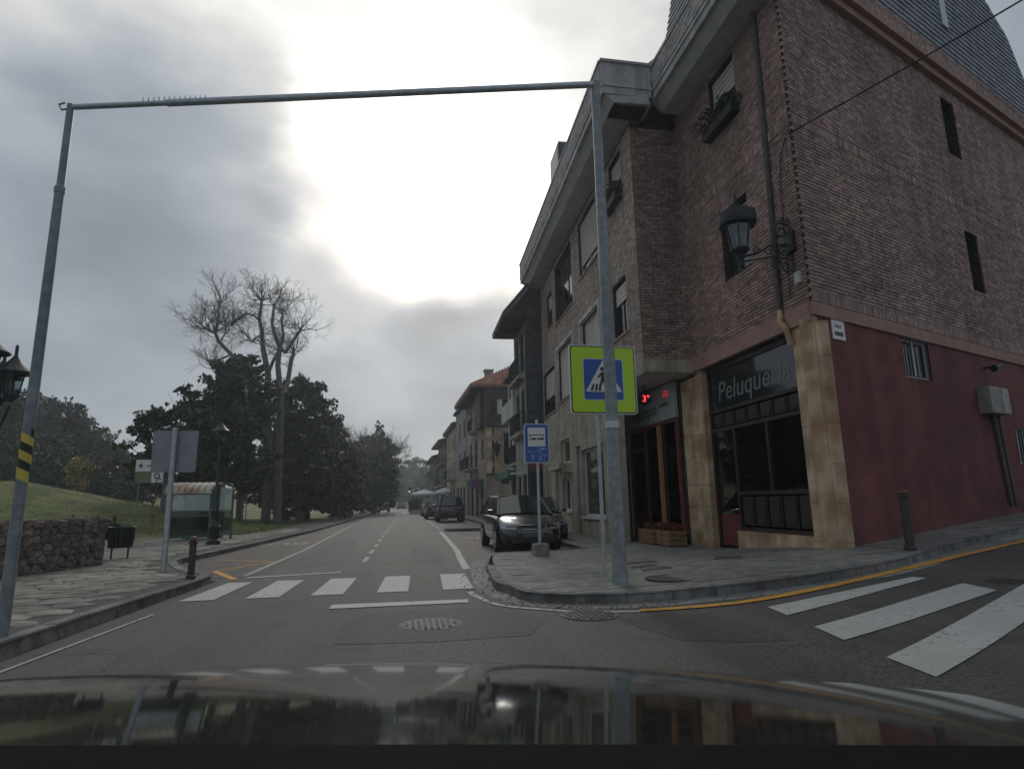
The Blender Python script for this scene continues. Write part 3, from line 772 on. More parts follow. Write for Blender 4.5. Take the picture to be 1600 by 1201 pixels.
cover([(1115, 873), (1160, 871), (1155, 868), (1118, 869)])
mb = MB(); px, py = G(1048, 902, .13); mb.lathe([(.36, -.02), (.36, .0), (.33, .0), (.33, -.004), (0, -.004)], px, py, 26, ramp(px, py) + .133); mb.build('round_cover', 'covdark', pv)

# --- left pavement of irregular flagstones
KL = [(-3.9, 1.5), (-3.72, 4), (-3.55, 6.6), (-3.42, 8.7), (-3.25, 10.6), (-3.22, 11.7), (-3.4, 12.4), (-3.95, 13.0), (-4.95, 15.4), (-4.97, 16.4), (-4.6, 21.6), (-4.3, 27), (-4.0, 33), (-3.7, 50), (-3.42, 77), (-3.3, 205)]
KLs = smooth_line(KL, 4)
back = [(-5.8, 205), (-5.7, 77), (-5.9, 45), (-6.05, 33), (-6.6, 27.8), (-8.6, 27.6), (-10.5, 27.2), (-16, 25), (-26, 20), (-26, 1.5)]
lp_poly = KLs + back
lp = structure(flat_region(lp_poly, lambda x, y: .112, 1.5).build('left_pavement', 'flagbed', fix=False)); lp.name = 'pavement'
kerb(KLs, lp, sg=1, w_=.18)
sites = []; ya = 4.4; row = 0
while ya < 33:
    sy = .30 if ya < 16 else .45; sxx = .52 if ya < 16 else .8
    xa = -12.5 + (sxx / 2 if row % 2 else 0)
    while xa < -3.0:
        if not (xa < -7.9 and ya < 13): sites.append((xa + random.uniform(-.17, .17) * sxx / .5, ya + random.uniform(-.10, .10) * sy / .3))
        xa += sxx
    ya += sy; row += 1
stones = []
for s_, poly in voronoi(sites, (-13, -2, 4, 34), 1.5):
    if inpoly(s_[0], s_[1], lp_poly) and edge_dist(s_[0], s_[1], KLs) > .36 and all(inpoly(q[0], q[1], lp_poly) and edge_dist(q[0], q[1], KLs) > .17 for q in poly): stones.append((math.hypot(*s_), poly))
stones.sort(key=lambda t_: t_[0]); far = MB()
for i, (d_, poly) in enumerate(stones):
    mb = MB() if i < 290 else far; cell_stone(mb, poly, lambda x, y, d: (x, y, d), .1, .128 + random.uniform(-.006, .008), .014, .022)
    if i < 290: mb.build('flagstone', 'flag', lp)
far.build('flagstone_rows', 'flag', lp, kind='stuff')

# --- lawn and the knoll on the left
def sst(t): t = min(1, max(0, t)); return t * t * (3 - 2 * t)
def lawn_z(x, y):
    k = 2.75 * math.exp(-((x + 21.5) ** 2 / 85. + (y - 37) ** 2 / 60.))
    k2 = 4.6 / (1 + math.exp(-(-x + .2 * (y - 60) - 31) / 5.)) * sst((y - 42) / 24)
    e = sst((-x - 6) / 6); e2 = sst((y - 18) / 8)
    return .10 + (k + k2) * e * e2 + (.05 * math.sin(x * 1.3) * math.sin(y * 1.1) + .09 * math.sin(x * .43 + 1.3 * math.sin(y * .31))) * e
law = MB(); nx, ny = 90, 100
xs = [-6.0 - 150 * (i / nx) ** 1.7 for i in range(nx + 1)]; ys = [9 + 230 * (j / ny) ** 1.5 for j in range(ny + 1)]
for j in range(ny + 1):
    for i in range(nx + 1):
        x, y = xs[i], ys[j]; x += (0 if y < 28 else .2) if i == 0 else 0
        z = lawn_z(x, y)
        if inpoly(x, y, lp_poly): z = .05
        law.v.append((x, y, z))
for j in range(ny):
    for i in range(nx): a = j * (nx + 1) + i; law.f.append((a, a + 1, a + nx + 2, a + nx + 1))
structure(law.build('lawn', 'grass', smooth=True))
# grass blades near the pavement, nobody could count them
pts = []
for k in range(60000):
    y = 26 + 30 * random.random() ** 1.4; x = -6.2 - 30 * random.random() ** 1.2
    if not inpoly(x, y, lp_poly): pts.append((x, y, lawn_z(x, y) + .03))
V = leaves(pts, 1, .03, .026, 5); tag(leafobj(V, 'grass_tufts', 'grassblade', kind='stuff'), 'short green grass blades growing over the park lawn', 'grass')
# ================================================================== THE CORNER APARTMENT BLOCK
bld = thing('apartment_building', 'red brick corner apartment block with shops below and a slate mansard roof', 'building', (7.33, 9.47, 0))
FS = Frame((7.33, 9.47), (.92849, .37136)); FS.n = np.array((.37136, -.92849, 0.))
FC = Frame((7.33, 9.47), (0, 1)); FC.n = np.array((-1., 0, 0))
FB = Frame((6.0, 14.1), (1, 0)); FB.n = np.array((0, -1., 0))
ev = np.array((.0437, .999)); FL = Frame((6.0, 14.1), ev); FL.n = np.array((-.99905, .0437, 0.))
SL = 15.6
# side wall, upper brick with two slit windows, lower dark red render
hs = [(7.0, 7.75, 9.95, 11.55), (7.1, 7.8, 6.25, 7.8)]
holed_wall(FS, 0, SL, 4.77, 12.3, hs).build('wall', 'mortar', bld, fix=False)
bricks(FS, .02, SL - .3, 4.78, 11.95, hs, bld, 'brick', 'brick', soldier=((4.78, 5.005), (8.38, 8.605)), maxparts=180, Hc=.0755)
for h in hs: window(FS, *h, bld, 'frame', mull=0, rec=.18)
hl = [(3.15, 4.25, 3.66, 4.5), (8.15, 9.5, 1.95, 2.85)]
holed_wall(FS, 0, SL, -.3, 4.52, hl).build('rendered_wall', 'redwall', bld, fix=False)
for h, bn in ((hl[0], 7), (hl[1], 9)): window(FS, *h, bld, 'whiteframe', mull=1, rec=.12, bars=bn)
mb = MB(); FS.box(mb, -.01, SL, -.1, .045, 4.52, 4.77); mb.build('lintel_band', 'salmon', bld)
# interior blockers
mb = MB(); FS.box(mb, .5, SL, -.8, -.6, 4.6, 12.2); mb.build('inner_wall', 'interior', bld)
# front of the corner block
hc = [(1.64, 2.75, 9.98, 11.25), (1.64, 2.75, 6.2, 7.8)]
holed_wall(FC, 0, 4.62, 4.77, 12.3, hc).build('wall', 'mortar', bld, fix=False)
bricks(FC, .02, 4.62, 4.78, 11.6, hc, bld, 'brick', 'brick', soldier=((8.38, 8.605),), maxparts=120, Hc=.0755)
window(FC, *hc[0], bld, 'frame', shut=.55, rec=.14, sill='salmon'); window(FC, *hc[1], bld, 'frame', shut=0, rec=.14, mull=1)
mb = MB(); FC.box(mb, 0.02, 4.62, -.1, .05, 4.42, 4.77); mb.build('lintel_band', 'salmon', bld)
# quoin: dark brick header ends on the acute corner
q = MB()
for k in range(94):
    z = 4.80 + k * .0765
    if k % 2: 
        p = np.array(FC(0, .012, z)); q.hexa([tuple(p + np.array(d)) for d in ((-.012, 0, 0), (.0, -.035, 0), (.05, -.012, 0), (.03, .05, 0), (-.012, 0, .062), (.0, -.035, .062), (.05, -.012, .062), (.03, .05, .062))])
q.build('corner_bricks', 'brick', bld, kind='stuff')
# stone pillars of sandstone blocks
def stone_pier(F, u0, u1, z0, z1, d0, d1, parent, hgt=.55, cols=1, m='sand'):
    z = z0; k = 0
    while z < z1 - .02:
        h_ = min(hgt * random.uniform(.85, 1.15), z1 - z)
        cuts = [u0, u1] if (cols == 1) else ([u0, u0 + (u1 - u0) * (.4 if k % 2 else .62), u1])
        for a, b in zip(cuts, cuts[1:]):
            mb = MB(); j = random.uniform(-.004, .004); F.box(mb, a + .003, b - .003, d0, d1 + j, z + .003, z + h_ - .003); mb.build('stone_block', m, parent)
        z += h_; k += 1
stone_pier(FC, .0, .62, -.1, 4.42, -.30, .012, bld, .62, 2)
mb = MB(); FS.box(mb, .0, .04, -.28, .012, -.1, 4.5); mb.build('pier_return', 'sand', bld)
stone_pier(FC, 4.27, 5.42, -.1, 4.32, -.35, .012, bld, .62, 2)
stone_pier(FC, .625, 3.2, .0, .56, -.22, .004, bld, .6, 2)
# shop 1: hairdresser's glazed front
sh = FC
f = MB()
for a, b, c, d in ((.64, .72, .56, 4.4), (4.17, 4.25, .1, 4.4), (.72, 4.17, 4.27, 4.4), (.72, 4.17, 3.28, 3.36), (.72, 4.17, 2.82, 2.9), (.72, 3.22, 1.33, 1.41), (.72, 3.22, .56, .64), (3.2, 3.28, .2, 2.82), (1.92, 2.0, 1.41, 2.82)):
    sh.box(f, a, b, -.22, -.13, c, d)
shop1 = f.build('shopfront', 'frame', bld)
def pane_(F, u0, u1, z0, z1, d, parent, nm='shop_pane'):
    p = MB(); F.box(p, u0, u1, d, d + .012, z0, z1); return p.build(nm, 'glass', parent)
pane_(sh, .72, 1.92, 1.41, 2.82, -.18, shop1); pane_(sh, 2.0, 3.2, 1.41, 2.82, -.18, shop1); pane_(sh, 3.28, 4.17, .9, 2.82, -.18, shop1)
p = MB(); sh.box(p, .72, 4.17, -.19, -.17, 3.36, 4.27); fas = p.build('shop_sign', 'dglass', bld, label='dark glass fascia panel with pale shop lettering')
mm = sh.mat(3.86, -.167, 3.54); text_mesh('Peluquería', .66, 'paleletter', 'lettering', fas, mm, sx=1.02, shear=.15)
for zz0, zz1, u_end, n in ((2.9, 3.28, 4.17, 7), (.64, 1.33, 3.2, 5)):
    for k in range(n):
        a = .72 + (u_end - .72) * k / n; b = .72 + (u_end - .72) * (k + 1) / n; p = MB(); sh.box(p, a + .03, b - .03, -.2, -.175, zz0 + .04, zz1 - .04); sh.box(p, a + .08, b - .08, -.175, -.155, zz0 + .09, zz1 - .09); p.build('wood_panel', 'frame', shop1)
p = MB(); sh.box(p, 3.3, 4.15, -.2, -.17, .2, .9); p.build('door_panel', 'redframe', shop1)
# room behind
def room(F, u0, u1, d0, d1a, d1b, z0, z1, skip=()):   # back wall from depth d1a at u0 to d1b at u1
    r = MB(); r.quad(F(u0, d1a, z0), F(u1, d1b, z0), F(u1, d1b, z1), F(u0, d1a, z1)); r.quad(F(u0, d0, z0), F(u0, d1a, z0), F(u0, d1a, z1), F(u0, d0, z1)); r.quad(F(u1, d0, z0), F(u1, d1b, z0), F(u1, d1b, z1), F(u1, d0, z1))
    for z in (z0, z1): r.quad(F(u0, d0, z), F(u1, d0, z), F(u1, d1b, z), F(u0, d1a, z))
    return r
room(sh, .64, 4.26, -.25, -.95, -3.2, .19, 4.38).build('shop_room', 'interior', bld, fix=False)
for u0, u1, z0, z1 in ((.78, 1.78, 1.55, 2.72), (2.1, 3.05, 2.15, 2.76), (3.4, 3.95, 2.0, 2.6)):
    r = MB(); sh.box(r, u0, u1, -.27, -.26, z0, z1); r.build('blind', 'blind', bld)
r = MB(); sh.box(r, 1.9, 2.5, -1.5, -1.4, 1.5, 2.6); sh.box(r, 2.8, 3.6, -2.0, -1.9, 1.7, 2.7); sh.box(r, 1.2, 1.8, -.9, -.7, .9, 1.7); r.build('shop_fittings', 'goods', bld)
# shop 2: recessed under the oversailing upper floors
F2 = Frame((7.15, 14.1), (0, 1)); F2.n = np.array((-1., 0, 0))
f = MB()
for a, b, c, d, e in ((.82, .92, .2, 3.4, 0), (.92, 5.9, 3.3, 3.4, 0), (.92, 3.0, .5, .62, 0), (3.0, 3.12, .2, 3.3, 0), (4.15, 4.25, .1, 3.3, 0), (3.12, 4.15, .2, .9, -.04), (3.12, 4.15, 2.7, 2.8, 0)): F2.box(f, a, b, -.08, .0 + e, c, d)
shop2 = f.build('shopfront', 'redframe', bld, label='oxblood framed shopfront recessed under the upper floors')
p = MB(); F2.box(p, 1.86, 2.02, -.02, .05, .5, 3.3); p.build('wood_post', 'wood', shop2)
p = MB(); F2.box(p, 4.25, 4.55, -.1, .04, .1, 3.35); p.build('stone_jamb', 'sand', shop2)
pane_(F2, .92, 1.86, .62, 3.3, -.05, shop2); pane_(F2, 2.02, 3.0, .62, 3.3, -.05, shop2); pane_(F2, 3.12, 4.15, .9, 2.7, -.05, shop2)
p = MB(); F2.box(p, .8, 4.9, -.06, .03, 3.4, 4.35); fs2 = p.build('shop_sign', 'shopsign', bld, label='grey green fascia board with dark lettering')
text_mesh('vicentepoo', .50, 'letter', 'lettering', fs2, F2.mat(3.75, .034, 3.62), sx=.80)
text_mesh('ópticos', .20, 'letter', 'lettering', fs2, F2.mat(1.85, .034, 3.82), sx=1.0) if False else None
p = MB(); F2.box(p, 1.2, 1.75, .03, .034, 3.78, 3.86); p.build('small_lettering_line', 'letter', fs2)
room(F2, .8, 6.6, -.1, -2.2, -2.2, .12, 4.3).build('shop_room', 'interior', bld, fix=False)
r = MB(); F2.box(r, 1.1, 1.8, -1.4, -1.2, .3, 2.0); F2.box(r, 2.2, 2.8, -1.0, -.8, .3, 1.3); F2.box(r, 1.0, 2.9, -.6, -.3, .55, .62); r.build('shop_fittings', 'goods', bld)
p = MB(); F2.box(p, 4.55, 6.2, -.25, -.2, .1, 4.3); p.build('entrance_door', 'frame', bld)
p = MB(); F2.box(p, 4.8, 5.0, -.19, -.17, 2.3, 2.6); p.build('house_number', 'signwhite', bld)
# wall between brick piers at low level
p = MB(); FC.box(p, 4.27, 4.62, -.35, -.02, 4.32, 4.77); p.build('pier_head', 'salmon', bld)
# side of the oversailing bay (faces the camera)
holed_wall(FB, 0, 1.33, 4.75, 11.3, []).build('wall', 'mortar', bld, fix=False)
bricks(FB, .0, 1.32, 4.76, 11.2, [], bld, 'brick', 'brick', maxparts=0, Hc=.0755)
p = MB(); FB.box(p, -.03, 1.33, -.02, .03, 4.42, 4.755); p.build('lintel_band', 'stonecream', bld)
p = MB(); p.hexa([(5.98, 14.12, 4.40), (7.6, 14.12, 4.40), (7.6, 21, 4.40), (6.28, 21, 4.40), (5.98, 14.12, 4.5), (7.6, 14.12, 4.5), (7.6, 21, 4.5), (6.28, 21, 4.5)]); p.build('soffit', 'soffit', bld)
# long upper facade
LW = 13.45
hw = [(.98, 2.2, 5.8, 7.35), (3.5, 5.85, 5.2, 7.4), (7.05, 9.9, 5.2, 7.4), (10.75, 13.15, 5.05, 7.0), (.9, 2.0, 9.75, 11.1), (3.55, 5.9, 9.05, 11.1), (7.05, 10.1, 8.6, 11.1), (10.8, 11.95, 8.85, 10.4)]
holed_wall(FL, 0, LW, 4.6, 11.4, hw).build('wall', 'mortar', bld, fix=False)
bricks(FL, .0, LW, 4.9, 11.3, hw, bld, 'brick', 'skylitbrick', maxparts=0, Hc=.076)
p = MB(); FL.box(p, -.02, LW, -.1, .03, 4.42, 4.9); p.build('lintel_band', 'stonecream', bld)
for i, h in enumerate(hw):
    window(FL, *h, bld, ('frame', 'whiteframe')[i in (1, 2, 5)], shut=(.35, .95, .95, .6, .5, .8, 0, .4, .3, .5)[i], mull=(1, 1, 2, 1, 1, 1, 2, 1, 1, 1)[i], rec=.15, sill='salmon')
# projecting shutter-box surrounds on two windows
for h in (hw[2], hw[1]):
    p = MB(); FL.box(p, h[0] - .12, h[1] + .12, -.02, .12, h[3] - .02, h[3] + .12)
    FL.box(p, h[0] - .12, h[0], -.02, .12, h[2], h[3] - .02); FL.box(p, h[1], h[1] + .12, -.02, .12, h[2], h[3] - .02); p.build('window_surround', 'whitewall', bld)
# ground floor of the long facade: stone piers, shop windows and a door
GL = Frame((5.86, 14.1), ev); GL.n = FL.n
hg = [(3.55, 6.25, .75, 2.95), (6.3, 6.95, .12, 3.15), (7.9, 9.4, .9, 2.1), (9.75, 10.6, .1, 2.5), (7.9, 9.5, 2.7, 3.6), (11.6, 12.6, 1, 2.8)]
hgc = [h for h in hg if h[0] > 2.4]
w_ = holed_wall(GL, 2.45, 13.5, -.1, 4.42, hgc, .25); w_.build('ground_floor_wall', 'stonecream', bld, fix=False)
p = MB(); GL.box(p, 2.44, 2.45, -.35, .0, -.1, 4.42); p.build('pier_return', 'stonecream', bld)
for i, h in enumerate(hgc):
    window(GL, *h, bld, 'whiteframe', mull=(0, 0, 1, 0, 0, 0)[i], rec=.2, fw=.07, sill='whiteframe' if i in (0, 2) else None)
p = MB(); GL.box(p, 7.6, 9.7, 0, .5, 2.42, 2.62); GL.box(p, 7.6, 7.9, -.02, .35, 2.3, 2.45); p.build('awning_box', 'cream', bld)
# blank mass of the building so no light leaks
p = MB(); p.add([(7.75, 10.3, 4.5), (21.4, 15.6, 4.5), (21.4, 27.4, 4.5), (7.75, 27.4, 4.5), (7.75, 10.3, 12.2), (21.4, 15.6, 12.2), (21.4, 27.4, 12.2), (7.75, 27.4, 12.2)], [(0, 1, 5, 4), (1, 2, 6, 5), (2, 3, 7, 6), (3, 0, 4, 7), (4, 5, 6, 7), (0, 3, 2, 1)])
p.add([(10.9, 11.3, -.3), (21.4, 15.5, -.3), (21.4, 27.3, -.3), (10.9, 27.3, -.3), (10.9, 11.3, 4.45), (21.4, 15.5, 4.45), (21.4, 27.3, 4.45), (10.9, 27.3, 4.45)], [(0, 1, 5, 4), (1, 2, 6, 5), (2, 3, 7, 6), (3, 0, 4, 7), (4, 5, 6, 7), (0, 3, 2, 1)]); p.build('core', 'interior', bld)
p = MB(); FL.box(p, LW - .02, LW, -3, -.001, -.2, 11.4); p.build('end_wall', 'darkslate', bld)
# cornices / parapet boxes
c = MB()
def cornice(F, u0, u1, over, name='cornice', zb=11.42, zt=12.55, m='cornice', rake=.0):
    b = MB(); b.hexa([F(u0, -.3, zb + .0), F(u1, -.3, zb + .0), F(u1, over - .32, zb - .0), F(u0, over - .32, zb - .0), F(u0, -.3, zb + .28), F(u1, -.3, zb + .28), F(u1, over - .05, zb + .28), F(u0, over - .05, zb + .28)])
    b.build('eaves_soffit', 'soffit', bld)
    b = MB(); F.box(b, u0, u1, over - .10, over, zb + .22, zt); F.box(b, u0, u1, over - .13, over + .05, zt, zt + .07); F.box(b, u0, u1, over - .16, over + .035, zb + .42, zb + .5); F.box(b, u0, u1, -.3, over - .1, zt - .3, zt - .2)
    return b.build(name, m, bld)
cornice(FL, -.72, LW, .98); cornice(FC, -.25, 4.2, .9)
for F, u0, u1, ov in ((FL, -.70, LW, .985), (FC, -.2, 3.6, .905)):
    Fo = Frame(F(0, ov, 0)[:2], F.u[:2]); Fo.n = F.n
    bricks(Fo, u0, u1, 12.0, 12.53, [], bld, 'brick', 'cornicebrick', maxparts=0, Hc=.13, L=.26, depth=.02)
p = MB(); FB.box(p, -1.0, .35, .62, .72, 11.64, 12.55); FB.box(p, -1.03, .35, .60, .77, 12.55, 12.62); FB.box(p, -.98, .35, .58, .755, 11.84, 11.92); p.build('cornice', 'cornice', bld)
p = MB(); FB.box(p, -.66, .35, .0, .62, 11.42, 11.6); p.build('eaves_soffit', 'soffit', bld)
# brick tile course on the parapet
p = MB(); FS.box(p, -.75, SL, -.2, .16, 11.92, 12.12); FS.box(p, -.85, SL, -.2, .28, 12.12, 12.24); p.build('side_cornice_ledge', 'salmon', bld)
p = MB(); FS.box(p, -.8, SL, -.2, .22, 12.24, 12.74); p.build('side_cornice', 'mortar', bld)
FSo = Frame(FS(0, .22, 0)[:2], FS.u[:2]); FSo.n = FS.n
bricks(FSo, -.8, SL, 12.26, 12.5, [], bld, 'brick', 'brick', maxparts=0, Hc=.08, soldier=((12.26, 12.5),))
bricks(FSo, -.8, SL, 12.5, 12.74, [], bld, 'brick', 'brick', maxparts=0, Hc=.08)
# slate gable wall and mansard
prof = [(-.6, 12.74), (.5, 14.9), (1.6, 16.4), (4, 17.8), (7.5, 18.6), (9.6, 17.7), (11.3, 16.75), (12.9, 15.85), (13.8, 14.5), (14.35, 12.74)]
p = MB(); p.extrude(prof, lambda a, b, d: FS(a, d, b), -.6, .06); p.build('slate_wall', 'darkslate', bld)
def inprof(s, z): return inpoly(s, z, prof)
tiles = []; zz = 12.78; r_ = 0
while zz < 18.6:
    s = -.6 + (.13 if r_ % 2 else 0)
    while s < 14.4:
        if inprof(s, zz + .02) and inprof(s + .24, zz + .15) and inprof(s + .24, zz + .02) and inprof(s, zz + .15): tiles.append((s, zz))
        s += .26
    zz += .17; r_ += 1
tiles.sort(key=lambda t: np.linalg.norm(np.array(FS(t[0], 0, t[1])) - C0)); far = MB()
for i, (s, z) in enumerate(tiles):
    mb = MB() if i < 250 else far; j = random.uniform(0, .006)
    mb.hexa([FS(s + .004, .06, z), FS(s + .256, .06, z), FS(s + .256, .088 + j, z), FS(s + .004, .088 + j, z), FS(s + .004, .061, z + .19), FS(s + .256, .061, z + .19), FS(s + .256, .066, z + .19), FS(s + .004, .066, z + .19)])
    if i < 250: mb.build('slate', 'slate', bld)
far.build('slate_rows', 'slate', bld, kind='stuff')
p = MB(); FS.box(p, 7.75, 8.1, .07, .12, 14.0, 15.7); p.build('vent_strip', 'galv', bld)
# front mansard slopes
p = MB(); p.hexa([(6.75, 8.9, 12.5), (7.9, 8.9, 12.5), (7.9, 13.9, 12.5), (6.75, 13.6, 12.5), (7.35, 9.2, 15.6), (8.6, 9.2, 15.6), (8.6, 13.6, 15.6), (7.35, 13.2, 15.6)]); rf = p.build('mansard_roof', 'slate', bld)
rows = MB(); 
for k in range(14):
    z0 = 12.6 + k * .21; x0 = 6.75 + .6 * (z0 - 12.5) / 3.1; rows.hexa([(x0 - .035, 8.95, z0), (x0 + .02, 8.95, z0), (x0 + .02, 13.5, z0), (x0 - .035, 13.5, z0), (x0 + .035, 8.97, z0 + .21), (x0 + .08, 8.97, z0 + .21), (x0 + .08, 13.45, z0 + .21), (x0 + .035, 13.45, z0 + .21)])
rows.build('slate_courses', 'slate', rf)
p = MB(); p.hexa([FL(-.2, .3, 12.3), FL(LW, .3, 12.3), FL(LW, -3, 12.3), FL(-.2, -3, 12.3), FL(.2, -1.6, 14.2), FL(LW - .4, -1.6, 14.2), FL(LW - .4, -3, 14.2), FL(.2, -3, 14.2)]); p.build('mansard_roof', 'slate', bld)
dz = MB(); FL.box(dz, 4.5, 5.9, -.6, .95, 12.5, 13.6); dm = dz.build('dormer', 'darkslate', bld)
dz = MB(); FL.box(dz, 4.62, 5.78, .95, .96, 12.75, 13.5); dz.build('dormer_pane', 'ochre' if False else 'shutter', dm)
# drainpipe, elbow and cable down the corner
p = MB(); p.tube([FC(.66, .07, 12), FC(.72, .07, 8.5), FC(.82, .07, 4.85)], .055, 8); dp = p.build('drainpipe', 'pipe', bld, smooth=True)
p = MB(); p.tube([FC(.82, .07, 4.85), FC(.78, .12, 4.6), FC(.62, .12, 4.42), FC(.60, .06, 4.1)], .055, 8); p.build('pipe_elbow', 'sand', dp)
p = MB(); p.tube([FC(.12, .05, 8.15), FC(.3, .05, 7.9), FC(.42, .05, 7.4), FC(.46, .05, 6.2), FC(.5, .05, 5.0)], .012, 5); p.build('wall_cable', 'cable', bld)
# things fixed to the side wall
p = MB(); FS.box(p, 6.35, 7.35, -.02, .26, 3.08, 3.7); mbx = p.build('meter_box', 'greywall', bld)
p = MB(); FS.box(p, 6.95, 7.33, .26, .275, 3.1, 3.68); p.build('box_door', 'cornicebrick', mbx)
p = MB(); p.tube([FS(6.9, .05, 3.08), FS(7.1, .05, .95)], .04, 6); p.tube([FS(7.2, .05, 3.1), FS(7.35, .05, .95)], .03, 6); p.build('conduit', 'pipe', bld)
p = MB(); p.tube([FS(6.95, 0, 4.22), FS(6.95, .25, 4.2)], .03, 6); p.tube([FS(6.8, .25, 4.15), FS(7.15, .3, 4.25)], [.09, .05], 8); p.build('security_lamp', 'iron', bld)

# --- things hung on it
sg = thing('street_name_plate', 'white square street name plate on the dark red wall by the corner', 'sign', FS(.76, .01, 4.3))
p = MB(); FS.box(p, .56, .97, .0, .02, 4.14, 4.52); p.build('plate', 'signwhite', sg)
text_mesh('CALLE', .085, 'letter', 'lettering', sg, FS.mat(.665 if False else .62, .022, 4.37)); p = MB(); FS.box(p, .62, .9, .021, .023, 4.21, 4.29); p.build('illegible_name_line', 'goods', sg)
# LED display sign
ld = thing('led_display', 'small black display with red digits hung under the oversailing floor', 'display', (6.6, 15.2, 3.9))
p = MB(); p.lathe([(.2, 0), (.2, .06), (0, .06)], 0, 0, 20); p.v = [(6.66 + a, 15.8 - c, 4.03 + b) for a, b, c in p.v]; p.build('display_case', 'plastic', ld)
mm = Matrix.Translation((6.57, 15.735, 3.93)) @ Matrix.Rotation(math.pi / 2, 4, 'X'); text_mesh('3°', .26, 'led', 'digits', ld, mm)
p = MB(); p.box(6.65, 6.67, 15.76, 15.78, 4.2, 4.42); p.build('hanger', 'iron', ld)
p = MB(); F2.box(p, 1.12, 1.5, .03, .033, 4.03, 4.12); F2.box(p, 1.2, 1.42, .03, .034, 4.14, 4.2); p.build('digit_reflection', 'ledreflect', fs2)  # dull reflection of the LED display, painted on the fascia as glowing segments

# lanterns
def lantern(parent, x, y, z, s=1., crown=True, hat=False):   # z = base of the glass body
    def P(mb, m, nm, sm=False): return mb.build(nm, m, parent, smooth=sm)
    g_ = MB(); g_.lathe([(.12 * s, 0), (.19 * s, .42 * s)], x, y, 6, z); gl_ = P(g_, 'glass', 'lamp_glass'); g_ = MB(); g_.lathe([(.03 * s, .05 * s), (.05 * s, .2 * s), (.02 * s, .3 * s)], x, y, 8, z); P(g_, 'lampglass', 'bulb')
    f_ = MB()
    for k in range(6):
        a = 2 * math.pi * k / 6; f_.tube([(x + .125 * s * math.cos(a), y + .125 * s * math.sin(a), z), (x + .2 * s * math.cos(a), y + .2 * s * math.sin(a), z + .43 * s)], .014 * s, 5)
    f_.lathe([(.05 * s, -.16 * s), (.07 * s, -.1 * s), (.14 * s, -.03 * s), (.14 * s, 0), (.02, 0)], x, y, 12, z)
    P(f_, 'iron', 'lantern_frame')
    r_ = MB(); r_.lathe([(.265 * s, .36 * s), (.28 * s, .40 * s), (.27 * s, .55 * s), (.2 * s, .58 * s), (.1 * s, .66 * s), (.05 * s, .68 * s), (.06 * s, .72 * s), (.02 * s, .77 * s), (.028 * s, .82 * s), (.004, .90 * s)] if not hat else [(.33 * s, .40 * s), (.33 * s, .43 * s), (.2 * s, .53 * s), (.10 * s, .66 * s), (.045 * s, .74 * s), (.03 * s, .78 * s), (.03 * s, .95 * s), (.01, .98 * s)], x, y, 12, z)
    if crown and not hat:
        for k in range(8):
            a = 2 * math.pi * k / 8; r_.tube([(x + .25 * s * math.cos(a), y + .25 * s * math.sin(a), z + .5 * s), (x + .27 * s * math.cos(a), y + .27 * s * math.sin(a), z + .58 * s)], [.03 * s, .006], 5)
    P(r_, 'iron', 'lantern_roof', True)
def scroll(mb, cx, cz, r, y, turns=1.4, x=None, ax='x', sgn=1, a0=0, th=.013):
    pts = []
    for k in range(22):
        t = k / 21; a = a0 + sgn * turns * 2 * math.pi * t; rr = r * (1 - .8 * t); pts.append((cx + rr * math.cos(a), y, cz + rr * math.sin(a)) if ax == 'x' else (cx, y + rr * math.cos(a), cz + rr * math.sin(a)))
    mb.tube(pts, th, 5)
wl = thing('wall_lamp', 'ornate black iron wall lantern on a scrolled bracket at the brick corner', 'street lamp', (7.25, 9.7, 5.8))
bx, by = 7.27, 9.78
b_ = MB(); b_.tube([(bx, by, 5.25), (bx, by, 6.55)], .022, 6)
b_.tube([(bx, by, 6.0), (bx - .35, by + .1, 6.02), (bx - .6, by + .16, 5.86), (bx - .92, by + .24, 5.80)], .022, 6)
b_.tube([(bx, by, 5.7), (bx - .35, by + .1, 5.78), (bx - .9, by + .22, 5.70)], .016, 6)
scroll(b_, bx - .16, 6.28, .20, by + .02, th=.018); scroll(b_, bx - .3, 5.62, .13, by + .08, th=.016); scroll(b_, bx - .14, 5.9, .13, by + .02, sgn=-1); scroll(b_, bx - .4, 5.9, .11, by + .1); scroll(b_, bx - .62, 5.92, .08, by + .16); scroll(b_, bx - .12, 5.56, .12, by + .02, sgn=-1); scroll(b_, bx - .12, 6.48, .09, by + .02)
b_.build('bracket', 'iron', wl, smooth=True); b_ = MB(); b_.box(bx - .05, bx + .05, by - .12, by + .12, 5.85, 6.25); b_.build('back_plate', 'iron', wl)
lantern(wl, bx - .92, by + .24, 5.97, 1.3)
b_ = MB(); b_.lathe([(.02, -.4), (.05, -.32), (.03, -.26), (.06, -.2)], bx - .92, by + .24, 10, 5.97); b_.build('finial', 'iron', wl)
b_ = MB(); b_.box(bx - .02, bx + .06, by - .16, by - .02, 5.2, 5.42); b_.build('junction_box', 'shutter', wl)

# window planters on the corner facade
for nm_, u0, u1, z, F in (('corner', 1.55, 2.85, 9.72, FC), ('long', .85, 2.05, 9.6, FL)):
    t = thing('window_box', 'planted window box under the top floor window ' + ('nearest the brick corner' if nm_ == 'corner' else 'of the long facade'), 'flower box', F(u0, .1, z), group='planted window boxes')
    p = MB(); F.box(p, u0, u1, .02, .25, z, z + .22); p.build('trough', 'iron', t)
    V = leaves([F(u0 + (u1 - u0) * k / 7, .16 + .1 * (k % 2), z + .28 + .1 * (k % 3)) for k in range(8)], 60, .2, .05, 11); leafobj(V, 'foliage', 'evergreen', t)

